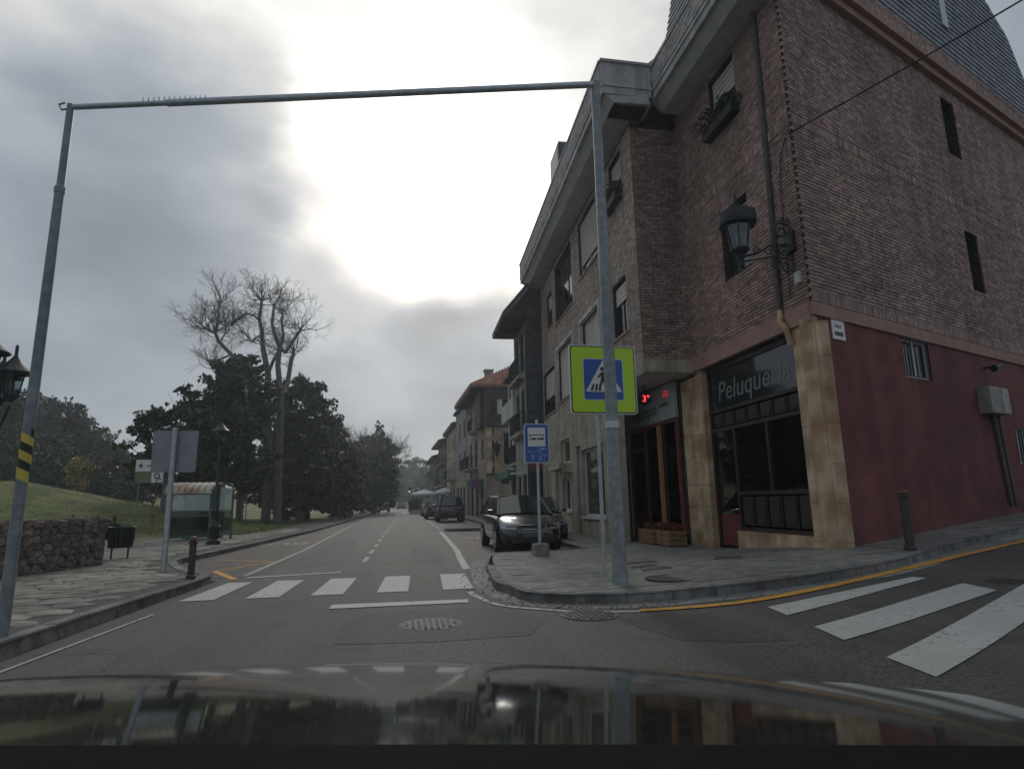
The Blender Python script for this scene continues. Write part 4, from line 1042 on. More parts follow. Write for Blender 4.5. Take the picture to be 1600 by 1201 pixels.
# ================================================================== THE TERRACE BEYOND
def house(label, x0, y0, x1, y1, z1, m='cream', name='town_house', side_m=None, wins=(), balcs=(), roof='tile', over=.9, pitch=2.0, ground_z=3.2, gm=None, doors=(), depth=8, sidewins=(), gable=False, fm='frame'):
    t = thing(name, label, 'house', (x0, y0, 0))
    F = Frame((x0, y0), (x1 - x0, y1 - y0)); F.n = np.array((-F.u[1], F.u[0], 0.)); L = math.hypot(x1 - x0, y1 - y0)
    SF = Frame((x0, y0), (1, 0)); SF.n = np.array((0, -1., 0))
    holes = [h for h in wins] + [(d[0], d[1], .1, d[2]) for d in doors]
    up = [h for h in holes if h[2] >= ground_z]; lo = [h for h in holes if h[2] < ground_z]
    holed_wall(F, 0, L, ground_z, z1, up, .2).build('wall', m, t, fix=False)
    holed_wall(F, 0, L, -.1, ground_z, lo, .2).build('ground_floor_wall', gm or m, t, fix=False)
    holed_wall(SF, 0, depth, -.1, z1, list(sidewins), .15).build('side_wall', side_m or m, t, fix=False)
    for h in wins: window(F, *h, t, fm, mull=1, rec=.12, fw=.07)
    for d in doors: window(F, d[0], d[1], .1, d[2], t, fm, mull=0, rec=.15, fw=.08)
    for h in sidewins: window(SF, *h, t, fm, mull=1, rec=.1, fw=.07)
    for b in balcs: balcony(F, b[0], b[1], b[2], t, b[3] if len(b) > 3 else .6)
    p = MB(); p.add([F(0, -.35, -.1), F(L, -.35, -.1), F(L, -depth, -.1), F(0, -depth, -.1), F(0, -.35, z1), F(L, -.35, z1), F(L, -depth, z1), F(0, -depth, z1)], [(0, 1, 5, 4), (1, 2, 6, 5), (2, 3, 7, 6), (3, 0, 4, 7), (4, 5, 6, 7)]); 
    # pull the blocker behind the side wall plane
    p.v = [(a, b + (.35 if abs(b - y0) < .5 else 0), c) for a, b, c in p.v]; p.build('core', 'interior', t)
    rm = 'roofdark' if roof == 'dark' else 'tile'
    if roof:
        p = MB(); o = over; rr = MB()
        a, b, c, d = F(-o * .6, o, z1 - .1), F(L + .1, o, z1 - .1), F(L + .1, -depth * .5, z1 + pitch), F(-o * .6 if gable else depth * .35, -depth * .5, z1 + pitch)
        dn = (0, 0, -.14); sub_ = lambda q_: (q_[0], q_[1], q_[2] - .14)
        p.hexa([sub_(a), sub_(b), sub_(c), sub_(d), a, b, c, d]); ro = p.build('roof', rm, t)
        e = F(-o * .6, -depth, z1 - .1)
        if not gable:
            p = MB(); p.add([a, d, e, sub_(a), sub_(d), sub_(e)], [(0, 1, 2), (5, 4, 3), (0, 2, 5, 3), (0, 3, 4, 1), (1, 4, 5, 2)]); p.build('roof_end', rm, t)
        if rm == 'tile':
            rows = MB(); A_, B_, C_, D_ = [Vector(q_) for q_ in (a, b, c, d)]
            nn = int((B_ - A_).length / .26)
            for k in range(nn):
                s0 = A_.lerp(B_, (k + .5) / nn); s1 = D_.lerp(C_, (k + .5) / nn); rows.tube([s0 + Vector((0, 0, .03)), s1 + Vector((0, 0, .03))], .075, 4)
            if not gable:
                E_ = Vector(e); nn = int((E_ - A_).length / .26)
                for k in range(nn):
                    f_ = (k + .5) / nn; s0 = A_.lerp(E_, f_); top = D_ if True else None; fr = min(f_, 1 - f_) * 2
                    s1 = A_.lerp(D_, fr) if f_ < .5 else E_.lerp(D_, fr); s1 = Vector((s0.x, s1.y, s1.z)); rows.tube([s0 + Vector((0, 0, .03)), s1 + Vector((0, 0, .03))], .075, 4)
            rows.build('roof_tiles', 'tile', ro, kind='stuff')
        if gable:
            p = MB(); p.extrude([(-o + .06, z1 - .33), (depth, z1 - .33), (depth * .5, z1 + pitch - .28)], lambda a_, b_, d_: SF(a_, d_, b_), -.3, .0); p.build('gable_wall', side_m or m, t)
        p = MB(); F.box(p, -o * .6, L + .1, .0, o - .02, z1 - .34, z1 - .25); p.build('eaves', 'eavewood', t)
        p = MB()
        nb = int(L / .6) if y0 < 60 else 0
        for k in range(nb): p = MB(); F.box(p, k * .6, k * .6 + .1, .0, o - .1, z1 - .46, z1 - .34); p.build('rafter', 'eavewood', t)
    return t, F, SF, L
# B2 tall dark house, slate-clad side
h2, F, SF, L = house('tall narrow house with dark slate side wall and deep carved eaves', 5.78, 27.75, 5.86, 31.0, 10.15, 'greywall', side_m='darkslate', roof='dark', over=1.15, pitch=6.2, gable=True,
    wins=[(.3, 1.4, 7.5, 9.4), (1.8, 2.9, 7.5, 9.4), (.3, 1.4, 4.7, 6.6), (1.8, 2.9, 4.7, 6.6)], doors=[(.3, 1.4, 2.6), (1.8, 2.9, 2.5)], balcs=[(.1, 3.1, 7.2, .35), (.1, 3.1, 4.5, .35)])
p = MB(); SF.box(p, .02, 1.6, .003, .02, 3.3, 10.1); cl = p.build('slate_cladding', 'darkslate', h2)
sl_ = MB()
for k in range(33):
    for j in range(6): a = .02 + j * .24 + (.12 if k % 2 else 0); SF.box(sl_, a, a + .23, .02, .032, 3.3 + k * .2, 3.49 + k * .2)
sl_.build('slate_rows', 'darkslate', h2, kind='stuff')
p = MB(); SF.box(p, .1, .9, .03, .08, 2.7, 3.3); p.build('red_shop_panel', 'redsign', h2)
p = MB(); SF.box(p, -.8, .0, -.2, .1, 2.5, 2.58); p.build('canopy', 'whiteframe', h2)
p = MB(); SF.box(p, .0, 1.0, .003, .03, .0, 2.6); p.build('blue_door_panel', 'cardark', h2)
# B2b pale house with balconies
h2b, F, SF, L = house('small pale house with white balcony fronts beside the dark slate house', 6.32, 31.1, 6.42, 36.2, 8.7, 'whitewall', roof='tile', over=.35, pitch=1.9, gable=True,
    wins=[(.5, 1.7, 6.1, 8.0), (2.3, 3.4, 6.1, 8.0), (3.9, 4.8, 6.1, 8.0), (.5, 1.7, 3.5, 5.4), (2.3, 3.4, 3.5, 5.4), (3.9, 4.8, 3.5, 5.4)], doors=[(.6, 2.0, 2.5), (2.8, 4.4, 2.5)], balcs=[(.3, 3.2, 3.3, .4)], gm='cream')
p = MB(); F.box(p, .3, 4.6, .0, .5, 5.75, 6.75); p.build('balcony_front', 'whitewall', h2b)
p = MB(); F.box(p, .6, 4.6, .0, .8, 2.5, 2.9); p.build('awning', 'awning', h2b)
# B3 stone corner house with timber gallery and red tiles
h3, F, SF, L = house('stone house with red tiled hipped roof and dark timber gallery', 6.2, 45.0, 5.95, 55.5, 10.0, 'stonecream', roof='tile', over=1.15, pitch=2.6, side_m='stonecream',
    wins=[(1.0, 1.9, 4.4, 6.0), (4.2, 5.4, 4.0, 6.2), (7.2, 8.4, 4.0, 6.2), (4.2, 5.4, 7.0, 9.0), (7.2, 8.4, 7.0, 9.0)], doors=[(1.2, 2.6, 2.7), (3.6, 5.2, 2.8), (6.4, 8.2, 2.8), (8.9, 10, 2.6)], balcs=[(3.8, 5.8, 3.95, .8), (6.9, 8.8, 3.95, .8), (3.8, 5.8, 6.95, .6)],
    sidewins=[(1.15, 1.75, 2.55, 3.05)])
gy = MB(); SF.box(gy, .05, 3.2, .0, .45, 6.8, 9.55); gal = gy.build('timber_gallery', 'eavewood', h3)
gy = MB(); F.box(gy, .0, 2.6, .0, .4, 6.8, 9.55); gy.build('timber_gallery', 'eavewood', h3)
for k in range(4): p = MB(); SF.box(p, .35 + k * .52, .72 + k * .52, .45, .47, 7.7, 8.8); p.build('gallery_pane', 'shutter' if k == 1 else 'dglass', gal)
p = MB(); SF.box(p, .0, 2.7, .0, .3, 3.3, 6.75); ori = p.build('oriel', 'stonecream', h3)
p = MB(); SF.box(p, 1.35, 2.35, .31, .34, 4.0, 6.3); p.build('dark_window', 'dglass', ori)
st = MB()
for k in range(7):
    for s_ in (0, 1): a = .0 + (0.0 if s_ == 0 else .45 + (.2 if k % 2 else 0)); SF.box(st, a + .01, a + (.42 if k % 2 else .6), .3, .325, 3.32 + k * .49, 3.32 + k * .49 + .46)
st.build('quoin_stones', 'sand', ori)
p = MB(); F.box(p, 1.0, 3.4, .0, 1.0, 2.5, 2.95); p.build('awning', 'awning', h3)
p = MB(); p.box(6.6, 7.2, 47.5, 48.1, 10.7, 11.6); p.box(6.52, 7.28, 47.42, 48.18, 11.6, 11.75); p.build('chimney', 'greywall', h3)
# B4.. further houses
h4, F, SF, L = house('plain grey rendered house standing past the tiled stone house', 5.9, 55.6, 5.75, 64.5, 10.6, 'greywall', roof='dark', over=.3, pitch=.6, gable=True, wins=[(1, 2, 7.2, 9), (4.6, 5.8, 7.2, 9), (1, 2, 4.2, 6), (4.6, 5.8, 4.2, 6)], doors=[(1, 2.6, 2.7), (3.6, 5.4, 2.7), (6.2, 8, 2.7)], gm='stonecream')
h5, F, SF, L = house('cream house with a dark timber balcony and low eaves', 5.72, 64.6, 5.6, 76, 9.6, 'cream', roof='tile', over=.5, pitch=1.2, gable=True, wins=[(1, 2, 6.8, 8.4), (4, 5, 6.8, 8.4), (8, 9, 6.8, 8.4), (1, 2, 3.8, 5.6), (4, 5, 3.8, 5.6), (8, 9, 3.8, 5.6)], doors=[(1, 2.6, 2.7), (4, 6, 2.7), (8, 9.4, 2.7)], balcs=[(.6, 5.6, 3.7, .9)])
h6, F, SF, L = house('dark fronted house with white framed windows and rounded eaves', 5.5, 76.1, 5.3, 88, 9.0, 'roofdark', roof='dark', over=1.0, pitch=1.4, gable=True, fm='whiteframe', wins=[(1, 2.2, 6.4, 8.2), (4, 5.2, 6.4, 8.2), (8, 9.2, 6.4, 8.2), (1, 2.2, 3.6, 5.4), (4, 5.2, 3.6, 5.4), (8, 9.2, 3.6, 5.4)], doors=[(1, 3, 2.7), (5, 7, 2.7)], balcs=[(.5, 9.6, 6.1, .7), (.5, 9.6, 3.4, .7)])
h7, F, SF, L = house('farthest house of the terrace with dark gallery and white posts', 5.1, 88.2, 4.9, 104, 7.9, 'roofdark', roof='dark', over=.8, pitch=1.4, gable=True, fm='whiteframe', wins=[(1, 2.2, 5.4, 7.2), (4, 5.2, 5.4, 7.2), (8, 9.2, 5.4, 7.2), (12, 13.2, 5.4, 7.2), (1, 2.2, 3.3, 4.6), (8, 9.2, 3.3, 4.6)], doors=[(1, 3, 2.7), (6, 8, 2.7)], balcs=[(.5, 13.6, 5.1, .7)])
wlb = thing('wall_lamp', 'small lantern on the stone oriel of the red roofed house', 'street lamp', (6.9, 44.4, 4.8)); lantern(wlb, 6.95, 44.35, 4.75, 1.15)
p = MB(); p.tube([(6.95, 44.7, 4.5), (6.95, 44.35, 4.45), (6.95, 44.35, 4.6)], .03, 5); p.build('bracket', 'iron', wlb)
# ================================================================== STREET FURNITURE
ZP = .135
# overhead gantry
gt = thing('overhead_gantry', 'tall thin grey steel gantry spanning the whole street on two poles', 'gantry', (3.0, 8.33, 0))
lx, ly, lz = -3.72, 6.92, 5.78
p = MB(); p.tube([(3.0, 8.33, .1), (3.0, 8.33, 3.6), (3.0, 8.33, 7.9)], [.10, .085, .072], 14); gp = p.build('pole', 'galvdark', gt, smooth=True)
p = MB(); p.lathe([(.16, .125), (.16, .15), (.115, .155), (.105, .3), (.1, .3)], 3.0, 8.33, 14); p.build('pole_base', 'galvdark', gp, smooth=True)
p = MB(); p.lathe([(.104, 0), (.104, .10), (.09, .10)], 3.0, 8.33, 12, 2.3); p.build('clamp', 'galv', gp)
p = MB(); p.tube([(lx, ly, .1), (lx, ly, 4.75)], [.056, .047], 14); lpole = p.build('pole', 'galvdark', gt, smooth=True)
p = MB(); p.tube([(lx, ly, 4.75), (lx, ly, lz)], [.038, .036], 12); p.build('upper_pole', 'galvdark', lpole, smooth=True)
p = MB(); p.lathe([(.053, 0), (.055, .06), (.04, .09)], lx, ly, 12, 4.7); p.build('collar', 'galvdark', lpole)
A_ = Vector((lx, ly, lz - .03)); B_ = Vector((3.0, 8.33, 7.87)); Q = A_.lerp(B_, .17)
p = MB(); p.tube([A_, Q], .032, 10); p.tube([Q - (B_ - A_).normalized() * .25, B_], [.042, .052], 12); beam = p.build('beam', 'galv', gt, smooth=True)
p = MB()
for k in range(13):
    c = A_.lerp(B_, .10 + .0078 * k); p.tube([c, c + Vector((0, 0, .085))], [.008, .004], 4)
p.build('spikes', 'galvdark', beam)
p = MB(); p.tube([A_ + Vector((-.06, 0, .05)), A_ + Vector((-.12, 0, .02)), A_ + Vector((-.09, 0, -.04)), A_ + Vector((0, 0, -.02))], .012, 5); p.build('end_hook', 'galvdark', beam)
# spiral tape on the left pole
def spiral(m, ph, nm):
    mb = MB(); n = 60; z0, z1 = 1.56, 2.12; tw = 2.6; h_ = (z1 - z0) / tw / 2
    for k in range(n):
        a0, a1 = ph - tw * 2 * math.pi * k / n, ph - tw * 2 * math.pi * (k + 1) / n; za, zb_ = z0 + (z1 - z0 - h_) * k / n, z0 + (z1 - z0 - h_) * (k + 1) / n; r_ = .0556 - .0027 * k / n
        mb.quad((lx + r_ * math.cos(a0), ly + r_ * math.sin(a0), za), (lx + r_ * math.cos(a1), ly + r_ * math.sin(a1), zb_), (lx + r_ * math.cos(a1), ly + r_ * math.sin(a1), zb_ + h_), (lx + r_ * math.cos(a0), ly + r_ * math.sin(a0), za + h_))
    mb.build(nm, m, lpole, fix=False)
spiral('tapey', 0, 'yellow_tape'); spiral('tapek', math.pi, 'black_tape')

def rrect(w_, h_, r, n=5):
    pts = []
    for cx, cy, a0 in ((w_ / 2 - r, h_ / 2 - r, 0), (-w_ / 2 + r, h_ / 2 - r, 90), (-w_ / 2 + r, -h_ / 2 + r, 180), (w_ / 2 - r, -h_ / 2 + r, 270)):
        for k in range(n + 1): a = math.radians(a0 + 90 * k / n); pts.append((cx + r * math.cos(a), cy + r * math.sin(a)))
    return pts
def face(cx, cy, cz, rz=0.):   # sign face looking to -y, turned by rz
    c, s = math.cos(rz), math.sin(rz)
    return lambda a, b, d: (cx + a * c - d * s * -1 * -1, cy + a * s - d * c, cz + b)
# crossing sign on its own thin post
cs = thing('crossing_sign', 'fluorescent lime square sign with blue pedestrian crossing pictogram behind the right gantry pole', 'road sign', (2.98, 9.05, 0))
p = MB(); p.tube([(3.03, 9.07, .1), (3.03, 9.07, 3.7)], .03, 10); p.build('post', 'galv', cs, smooth=True)
W = 1.105; fz = face(3.125, 9.0, 3.15, .03)
p = MB(); p.extrude(rrect(W, W, .06), fz, -.03, .012); bd = p.build('sign_board', 'signwhite', cs)
def ly_(poly, d, m, nm): p = MB(); p.extrude(poly, fz, d, d + .002); return p.build(nm, m, bd)
ly_(rrect(W - .03, W - .03, .055), .013, 'signblack', 'black_border'); ly_(rrect(W - .065, W - .065, .05), .016, 'signlime', 'lime_field')
ly_(rrect(.67, .67, .04), .019, 'signwhite', 'white_border'); ly_(rrect(.645, .645, .035), .022, 'signblue', 'blue_field')
ly_([(-.30, -.20), (.30, -.20), (0, .31)], .025, 'signwhite', 'white_triangle')
for x0 in (-.215, -.145, -.08, .06, .125, .19):
    k = .8; ly_([(x0 - .012, -.185), (x0 + .03, -.185), (x0 * k + .022, -.075), (x0 * k - .008, -.075)], .028, 'signblack', 'crossing_bar')
cx_ = -.02
ly_([(cx_ + .032 * math.cos(a * .5236), .165 + .034 * math.sin(a * .5236)) for a in range(12)], .028, 'signblack', 'walker_head')
ly_([(-.015, .125), (-.05, .10), (-.10, .03), (-.085, .015), (-.04, .06), (-.045, -.01), (-.085, -.14), (-.06, -.15), (-.015, -.04), (.02, -.09), (.045, -.165), (.07, -.16), (.05, -.07), (.015, 0), (.02, .06), (.05, .02), (.065, .03), (.03, .10)], .031, 'signblack', 'walker_body')
# bus stop sign in a concrete block
bs = thing('bus_stop_sign', 'blue bus stop sign with graffiti, its pole set in a concrete block', 'road sign', (3.03, 13.4, .13))
p = MB(); p.tube([(3.03, 13.4, .14), (3.03, 13.4, 3.1)], .035, 10); p.build('post', 'galv', bs, smooth=True)
p = MB(); p.hexa([(2.86, 13.22, .125), (3.2, 13.22, .125), (3.2, 13.56, .125), (2.86, 13.56, .125), (2.875, 13.235, .37), (3.185, 13.235, .37), (3.185, 13.545, .37), (2.875, 13.545, .37)]); p.build('concrete_block', 'block', bs)
fz = face(3.0, 13.35, 2.56, .0)
p = MB(); p.extrude(rrect(.57, .88, .06), fz, -.02, .01); bd = p.build('sign_board', 'signwhite', bs)
ly_(rrect(.54, .85, .05), .011, 'signblue', 'blue_field')
def off(poly, dx, dz_): return [(a + dx, b + dz_) for a, b in poly]
ly_(off(rrect(.40, .42, .01), 0, .14), .014, 'signwhite', 'white_panel')
ly_(off(rrect(.35, .018, .004), 0, .185), .017, 'signblack', 'bus_roof'); ly_(off(rrect(.34, .012, .004), 0, .08), .017, 'signblack', 'bus_floor')
for x0 in (-.15, .165): ly_(off(rrect(.012, .10, .004), x0, .13), .017, 'signblack', 'bus_end')
for x0 in (-.09, -.04, .04, .09, .13): ly_(off(rrect(.042, .045, .006), x0, .10), .017, 'signblack', 'bus_window')
rs = random.Random(3); gg = MB()
for k in range(26):
    a, b = rs.uniform(-.22, .2), rs.uniform(-.38, -.14); an = rs.uniform(-1.2, 1.6); l_ = rs.uniform(.03, .1); dx, dz_ = l_ * math.cos(an), l_ * math.sin(an); nx_, nz_ = -math.sin(an) * .006, math.cos(an) * .006
    dx = max(-.25 - a, min(.25 - a, dx)); dz_ = max(-.40 - b, min(-.1 - b, dz_))
    d = .0135 + .0001 * k; gg.quad(*[fz(*q_, d) for q_ in ((a - nx_, b - nz_), (a + dx - nx_, b + dz_ - nz_), (a + dx + nx_, b + dz_ + nz_), (a + nx_, b + nz_))])
gg.build('graffiti', 'graffiti', bd, fix=False)
# big sign seen from the back on the left
bg_ = thing('road_sign', 'large rectangular grey sign seen from behind on a pole on the left pavement', 'road sign', (-4.3, 12.75, 0))
p = MB(); p.tube([(-4.32, 12.75, .1), (-4.32, 12.75, 2.82)], .052, 12); p.build('post', 'galv', bg_, smooth=True)
fz = face(-4.33, 12.85, 2.37); p = MB(); p.extrude(rrect(.80, .80, .03), fz, -.02, .02); bd = p.build('sign_board', 'signback', bg_)
# direction sign on two posts
ds = thing('direction_sign', 'small white arrow sign above an olive panel with a black symbol on two thin posts', 'sign', (-9.6, 25.4, 0))
p = MB(); p.tube([(-9.72, 25.4, .05), (-9.72, 25.4, 3.05)], .03, 6); p.build('post', 'galvdark', ds); p = MB(); p.tube([(-8.62, 25.4, .05), (-8.62, 25.4, 2.7)], .03, 6); p.build('post', 'galvdark', ds)
fz = face(0, 25.3, 0)
def pl(x0, x1, z0, z1, d, m, nm): p = MB(); p.extrude([(x0, z0), (x1, z0), (x1, z1), (x0, z1)], fz, d, d + .01); return p.build(nm, m, ds)
pl(-9.84, -8.75, 2.66, 3.10, 0, 'signwhite', 'arrow_panel'); pl(-9.84, -9.27, 2.22, 2.64, 0, 'olive', 'olive_panel'); pl(-9.26, -8.86, 2.24, 2.64, 0, 'signwhite', 'symbol_panel')
p = MB()
for poly in ([(-9.74, 2.87), (-9.64, 2.97), (-9.60, 2.95), (-9.66, 2.89), (-9.58, 2.89), (-9.58, 2.85), (-9.66, 2.85), (-9.60, 2.79), (-9.64, 2.77)], [(-9.46, 2.85), (-9.25, 2.85), (-9.25, 2.89), (-9.46, 2.89)]): p.extrude(poly, fz, .012, .016)
p.build('arrow', 'signblack', ds)
p = MB(); rp = [(-9.07 + .09 * math.cos(a), 2.49 + .09 * math.sin(a)) for a in [k * math.pi / 8 for k in range(17)]]
for a, b in zip(rp, rp[1:]): p.tube([fz(*a, .02), fz(*b, .02)], .02, 4)
p.tube([fz(-9.07, 2.41, .02), fz(-9.07, 2.28, .02)], .018, 4); p.tube([fz(-9.03, 2.42, .02), fz(-8.92, 2.34, .02)], .018, 4); p.build('symbol', 'signblack', ds)
# small H-like bus flag
hf = thing('bus_flag_sign', 'tiny square white bus stop flag on a thin pole beyond the shelter', 'sign', (-9.2, 40, 0))
p = MB(); p.tube([(-9.2, 40, .1), (-9.2, 40, 3.15)], .035, 6); p.build('post', 'galvdark', hf)
fz = face(-9.2, 39.9, 2.92); p = MB(); p.extrude(rrect(.46, .46, .02), fz, 0, .02); p.build('flag_panel', 'signwhite', hf)
p = MB()
for a in ([(-.13, -.14), (-.08, -.14), (-.08, .14), (-.13, .14)], [(.08, -.14), (.13, -.14), (.13, .14), (.08, .14)], [(-.08, -.03), (.08, -.03), (.08, .03), (-.08, .03)], [(-.13, .10), (.13, .10), (.13, .14), (-.13, .14)]): p.extrude(a, fz, .021 + .001 * random.random(), .026)
p.build('bus_symbol', 'signblack', hf)
# bollards
def bollard(x, y, z, h_, label, s=1.):
    t = thing('bollard', label, 'bollard', (x, y, z), group='iron bollards on the pavements')
    p = MB(); p.lathe([(.075 * s, 0), (.075 * s, .05), (.055 * s, .07), (.055 * s, h_ - .12), (.07 * s, h_ - .11), (.07 * s, h_ - .08), (.055 * s, h_ - .07)], 0, 0, 14); lpart(p, 'shaft', 'bollard', t, True)
    p = MB(); p.lathe([(.056 * s, h_ - .07), (.066 * s, h_ - .05), (.05 * s, h_ - .01), (.01, h_ + .01)], 0, 0, 14); lpart(p, 'cap', 'bolltop', t, True)
bollard(-3.40, 11.3, ZP, .68, 'dark iron bollard with rusty cap at the left pavement corner by the crossing')
bx_, by_ = G(1423, 858, .125); bollard(bx_, by_, ramp(bx_, by_) + .12, .95, 'grey green bollard with red cap in front of the dark red side wall', 1.25)
t = thing('bollard_stump', 'short broken dark post stump at the right kerb near the parking bay', 'bollard', (1.72, 11.9, .125)); p = MB(); p.tube([(0, 0, 0), (.0, 0, .06), (.02, 0, .17)], [.06, .035, .012], 7); lpart(p, 'stump', 'bollard', t)
# wooden planters
for k, (x, y, L_) in enumerate(((6.62, 15.6, 1.0), (6.68, 14.75, .95))):
    t = thing('wooden_planter', ('longer wooden planter trough farther from the corner, below the oxblood shopfront' if k == 0 else 'wooden planter box nearest the stone pillar, below the oxblood shopfront'), 'planter', (x, y, .125), group='wooden planters below the shopfront')
    for zz in (.03, .15, .27):
        p = MB(); p.box(-.22, -.19, -L_ / 2, L_ / 2, zz, zz + .105); lpart(p, 'plank', 'cratewood', t); p = MB(); p.box(.19, .22, -L_ / 2, L_ / 2, zz, zz + .105); lpart(p, 'plank', 'cratewood', t)
        p = MB(); p.box(-.19, .19, -L_ / 2, -L_ / 2 + .03, zz, zz + .105); lpart(p, 'plank', 'cratewood', t); p = MB(); p.box(-.19, .19, L_ / 2 - .03, L_ / 2, zz, zz + .105); lpart(p, 'plank', 'cratewood', t)
    for a in (-L_ / 2 + .02, 0, L_ / 2 - .06): p = MB(); p.box(-.235, -.22, a, a + .06, 0, .39); p.box(.22, .235, a, a + .06, 0, .39); lpart(p, 'batten', 'cratewood', t)
    p = MB(); p.box(-.19, .19, -L_ / 2 + .03, L_ / 2 - .03, .05, .34); lpart(p, 'soil', 'earth', t)
    V = leaves([(x + random.uniform(-.15, .15), y - L_ / 2 + .08 + i * L_ / 9, .125 + .42 + random.uniform(0, .08)) for i in range(9)], 45, .09, .035, 20 + k); o = leafobj(V, 'flowers', 'redflower', t)
# ornate lamp columns
def column_lamp(x, y, zl, label, arms=(), s=1., base_r=.2, top=True):
    t = thing('street_lamp', label, 'street lamp', (x, y, .12))
    p = MB(); p.lathe([(base_r, 0), (base_r, .12), (base_r * .75, .18), (base_r * .8, .5), (base_r * .95, .55), (base_r * .6, .65), (base_r * .55, 1.0), (base_r * .7, 1.05), (.06, 1.2), (.05, zl - .5), (.07, zl - .48), (.05, zl - .4), (.045, zl)], x, y, 12, .12); p.build('column', 'iron', t, smooth=True)
    if top: lantern(t, x, y, .12 + zl + .16 * s, s, hat=True)
    for dx, dy, dz_ in arms:
        b_ = MB(); b_.tube([(x, y, zl - .9), (x + dx * .5, y + dy * .5, zl - 1.05), (x + dx, y + dy, zl + dz_ - .2)], .025, 6); b_.build('arm', 'iron', t)
        lantern(t, x + dx, y + dy, zl + dz_, s, hat=True)
    return t
column_lamp(-5.81, 21.26, 3.15, 'black cast iron lamp column standing in front of the bus shelter', s=.8, base_r=.21)
column_lamp(-7.22, 12.0, 3.42, 'black lamp column with clustered lanterns at the left edge behind the stone wall', arms=((.42, .0, -.10), (-.42, 0, -.1), (0, .42, -.1)), s=.92)
for k, (x, y, zl) in enumerate(((-5.0, 48, 3.6), (-4.9, 66, 3.6), (-4.7, 84, 3.8))):
    column_lamp(x, y, zl, ['nearest of the slender lamp columns along the left pavement', 'middle one of the slender lamp columns along the left pavement', 'farthest slender lamp column along the left pavement'][k], s=.7, base_r=.12)
# litter bin
lb = thing('litter_bin', 'dark slatted litter bin on legs at the end of the stone wall', 'bin', (-6.55, 16.4, .12))
for k in range(16):
    a = 2 * math.pi * k / 16; p = MB(); c_, s_ = math.cos(a), math.sin(a); r_ = .24
    p.hexa([(r_ * c_ - .035 * s_ * -1 * -1, r_ * s_ + .035 * c_, .27), (r_ * c_ + .035 * s_, r_ * s_ - .035 * c_, .27), ((r_ + .015) * c_ + .035 * s_, (r_ + .015) * s_ - .035 * c_, .27), ((r_ + .015) * c_ - .035 * s_, (r_ + .015) * s_ + .035 * c_, .27),
            ((r_ + .03) * c_ - .035 * s_, (r_ + .03) * s_ + .035 * c_, .74), ((r_ + .03) * c_ + .035 * s_, (r_ + .03) * s_ - .035 * c_, .74), ((r_ + .045) * c_ + .035 * s_, (r_ + .045) * s_ - .035 * c_, .74), ((r_ + .045) * c_ - .035 * s_, (r_ + .045) * s_ + .035 * c_, .74)]); lpart(p, 'slat', 'iron', lb)
p = MB(); p.lathe([(.22, .27), (.26, .72), (.20, .70), (.01, .70)], 0, 0, 14); lpart(p, 'liner', 'plastic', lb)
p = MB(); p.lathe([(.285, .72), (.30, .74), (.285, .76), (.26, .74)], 0, 0, 18); lpart(p, 'rim', 'iron', lb)
for dx in (-.18, .18): p = MB(); p.tube([(dx, 0, 0), (dx, 0, .3)], .02, 6); lpart(p, 'leg', 'iron', lb)
# bus shelter
shl = thing('bus_shelter', 'green framed bus shelter with curved rust streaked roof on the left pavement', 'bus shelter', (-7.3, 24.4, .12))
X0, X1, Y0, Y1 = -8.1, -6.75, 24.1, 25.7
for x, y, h_ in ((X0, Y0, 1.9), (X1, Y0, 1.9), (X0, Y1, 1.9), (X1, Y1, 1.9), (-7.15, Y1, 1.9)): p = MB(); p.box(x - .045, x + .045, y - .045, y + .045, .11, h_); p.build('post', 'shelter', shl)
rp = [(Y0 - .3 + 1.0 * (1 - math.cos(a)) , 1.82 + .36 * math.sin(a)) for a in [math.pi * k / 12 for k in range(13)]]
p = MB(); poly = rp + [(a, b - .05) for a, b in rp[::-1]]; p.extrude(poly, lambda a, b, d: (d, a, b), X0 - .18, X1 + .08); ro = p.build('roof', 'rust', shl)
p = MB()
for k in range(8): xx_ = X0 - .15 + k * (X1 - X0 + .2) / 7; p.tube([(xx_, a, b + .01) for a, b in rp], .018, 4)
p.build('roof_ribs', 'shelter', ro)
for zz, z2 in ((1.74, 1.86), (.22, .3), (.95, 1.02)): p = MB(); p.box(X0, X1, Y0 - .02, Y0 + .02, zz, z2); p.build('rail', 'shelter', shl)
p = MB(); p.box(X0 + .05, X1 - .05, Y0 - .01, Y0 + .005, 1.02, 1.74); p.build('poster_panel', 'perspex', shl)
p = MB(); p.box(X0 + .05, X1 - .05, Y0 - .01, Y0 + .005, .3, .95); p.build('lower_panel', 'shelterlow', shl)
p = MB(); p.box(X0 + .05, X1 - .05, Y1 - .01, Y1 + .005, .4, 1.8); p.build('back_pane', 'glass', shl)
rp2 = [(X1 + .18 + .24 * (1 - math.cos(a)), 1.86 + .28 * math.sin(a)) for a in [math.pi * k / 10 for k in range(11)]]
p = MB(); p.tube([(a, Y0 + .3, b) for a, b in rp2], .03, 6); p.tube([(X1 + .66, Y0 + .3, .1), (X1 + .66, Y0 + .3, 1.86)], .04, 6); p.tube([(X1 + .18, Y0 + .3, .1), (X1 + .18, Y0 + .3, 1.86)], .04, 6); p.build('end_frame', 'shelter', shl)
p = MB(); p.box(X1 + .22, X1 + .63, Y0 + .29, Y0 + .31, .3, 2.0); p.build('end_pane', 'perspex', shl)
bn = thing('bench', 'low dark bench inside the green bus shelter', 'bench', (-7.2, 25.2, .12))
for k in range(4): p = MB(); p.box(-.7, .6, -.2 + k * .1, -.12 + k * .1, .42, .45); lpart(p, 'slat', 'iron', bn)
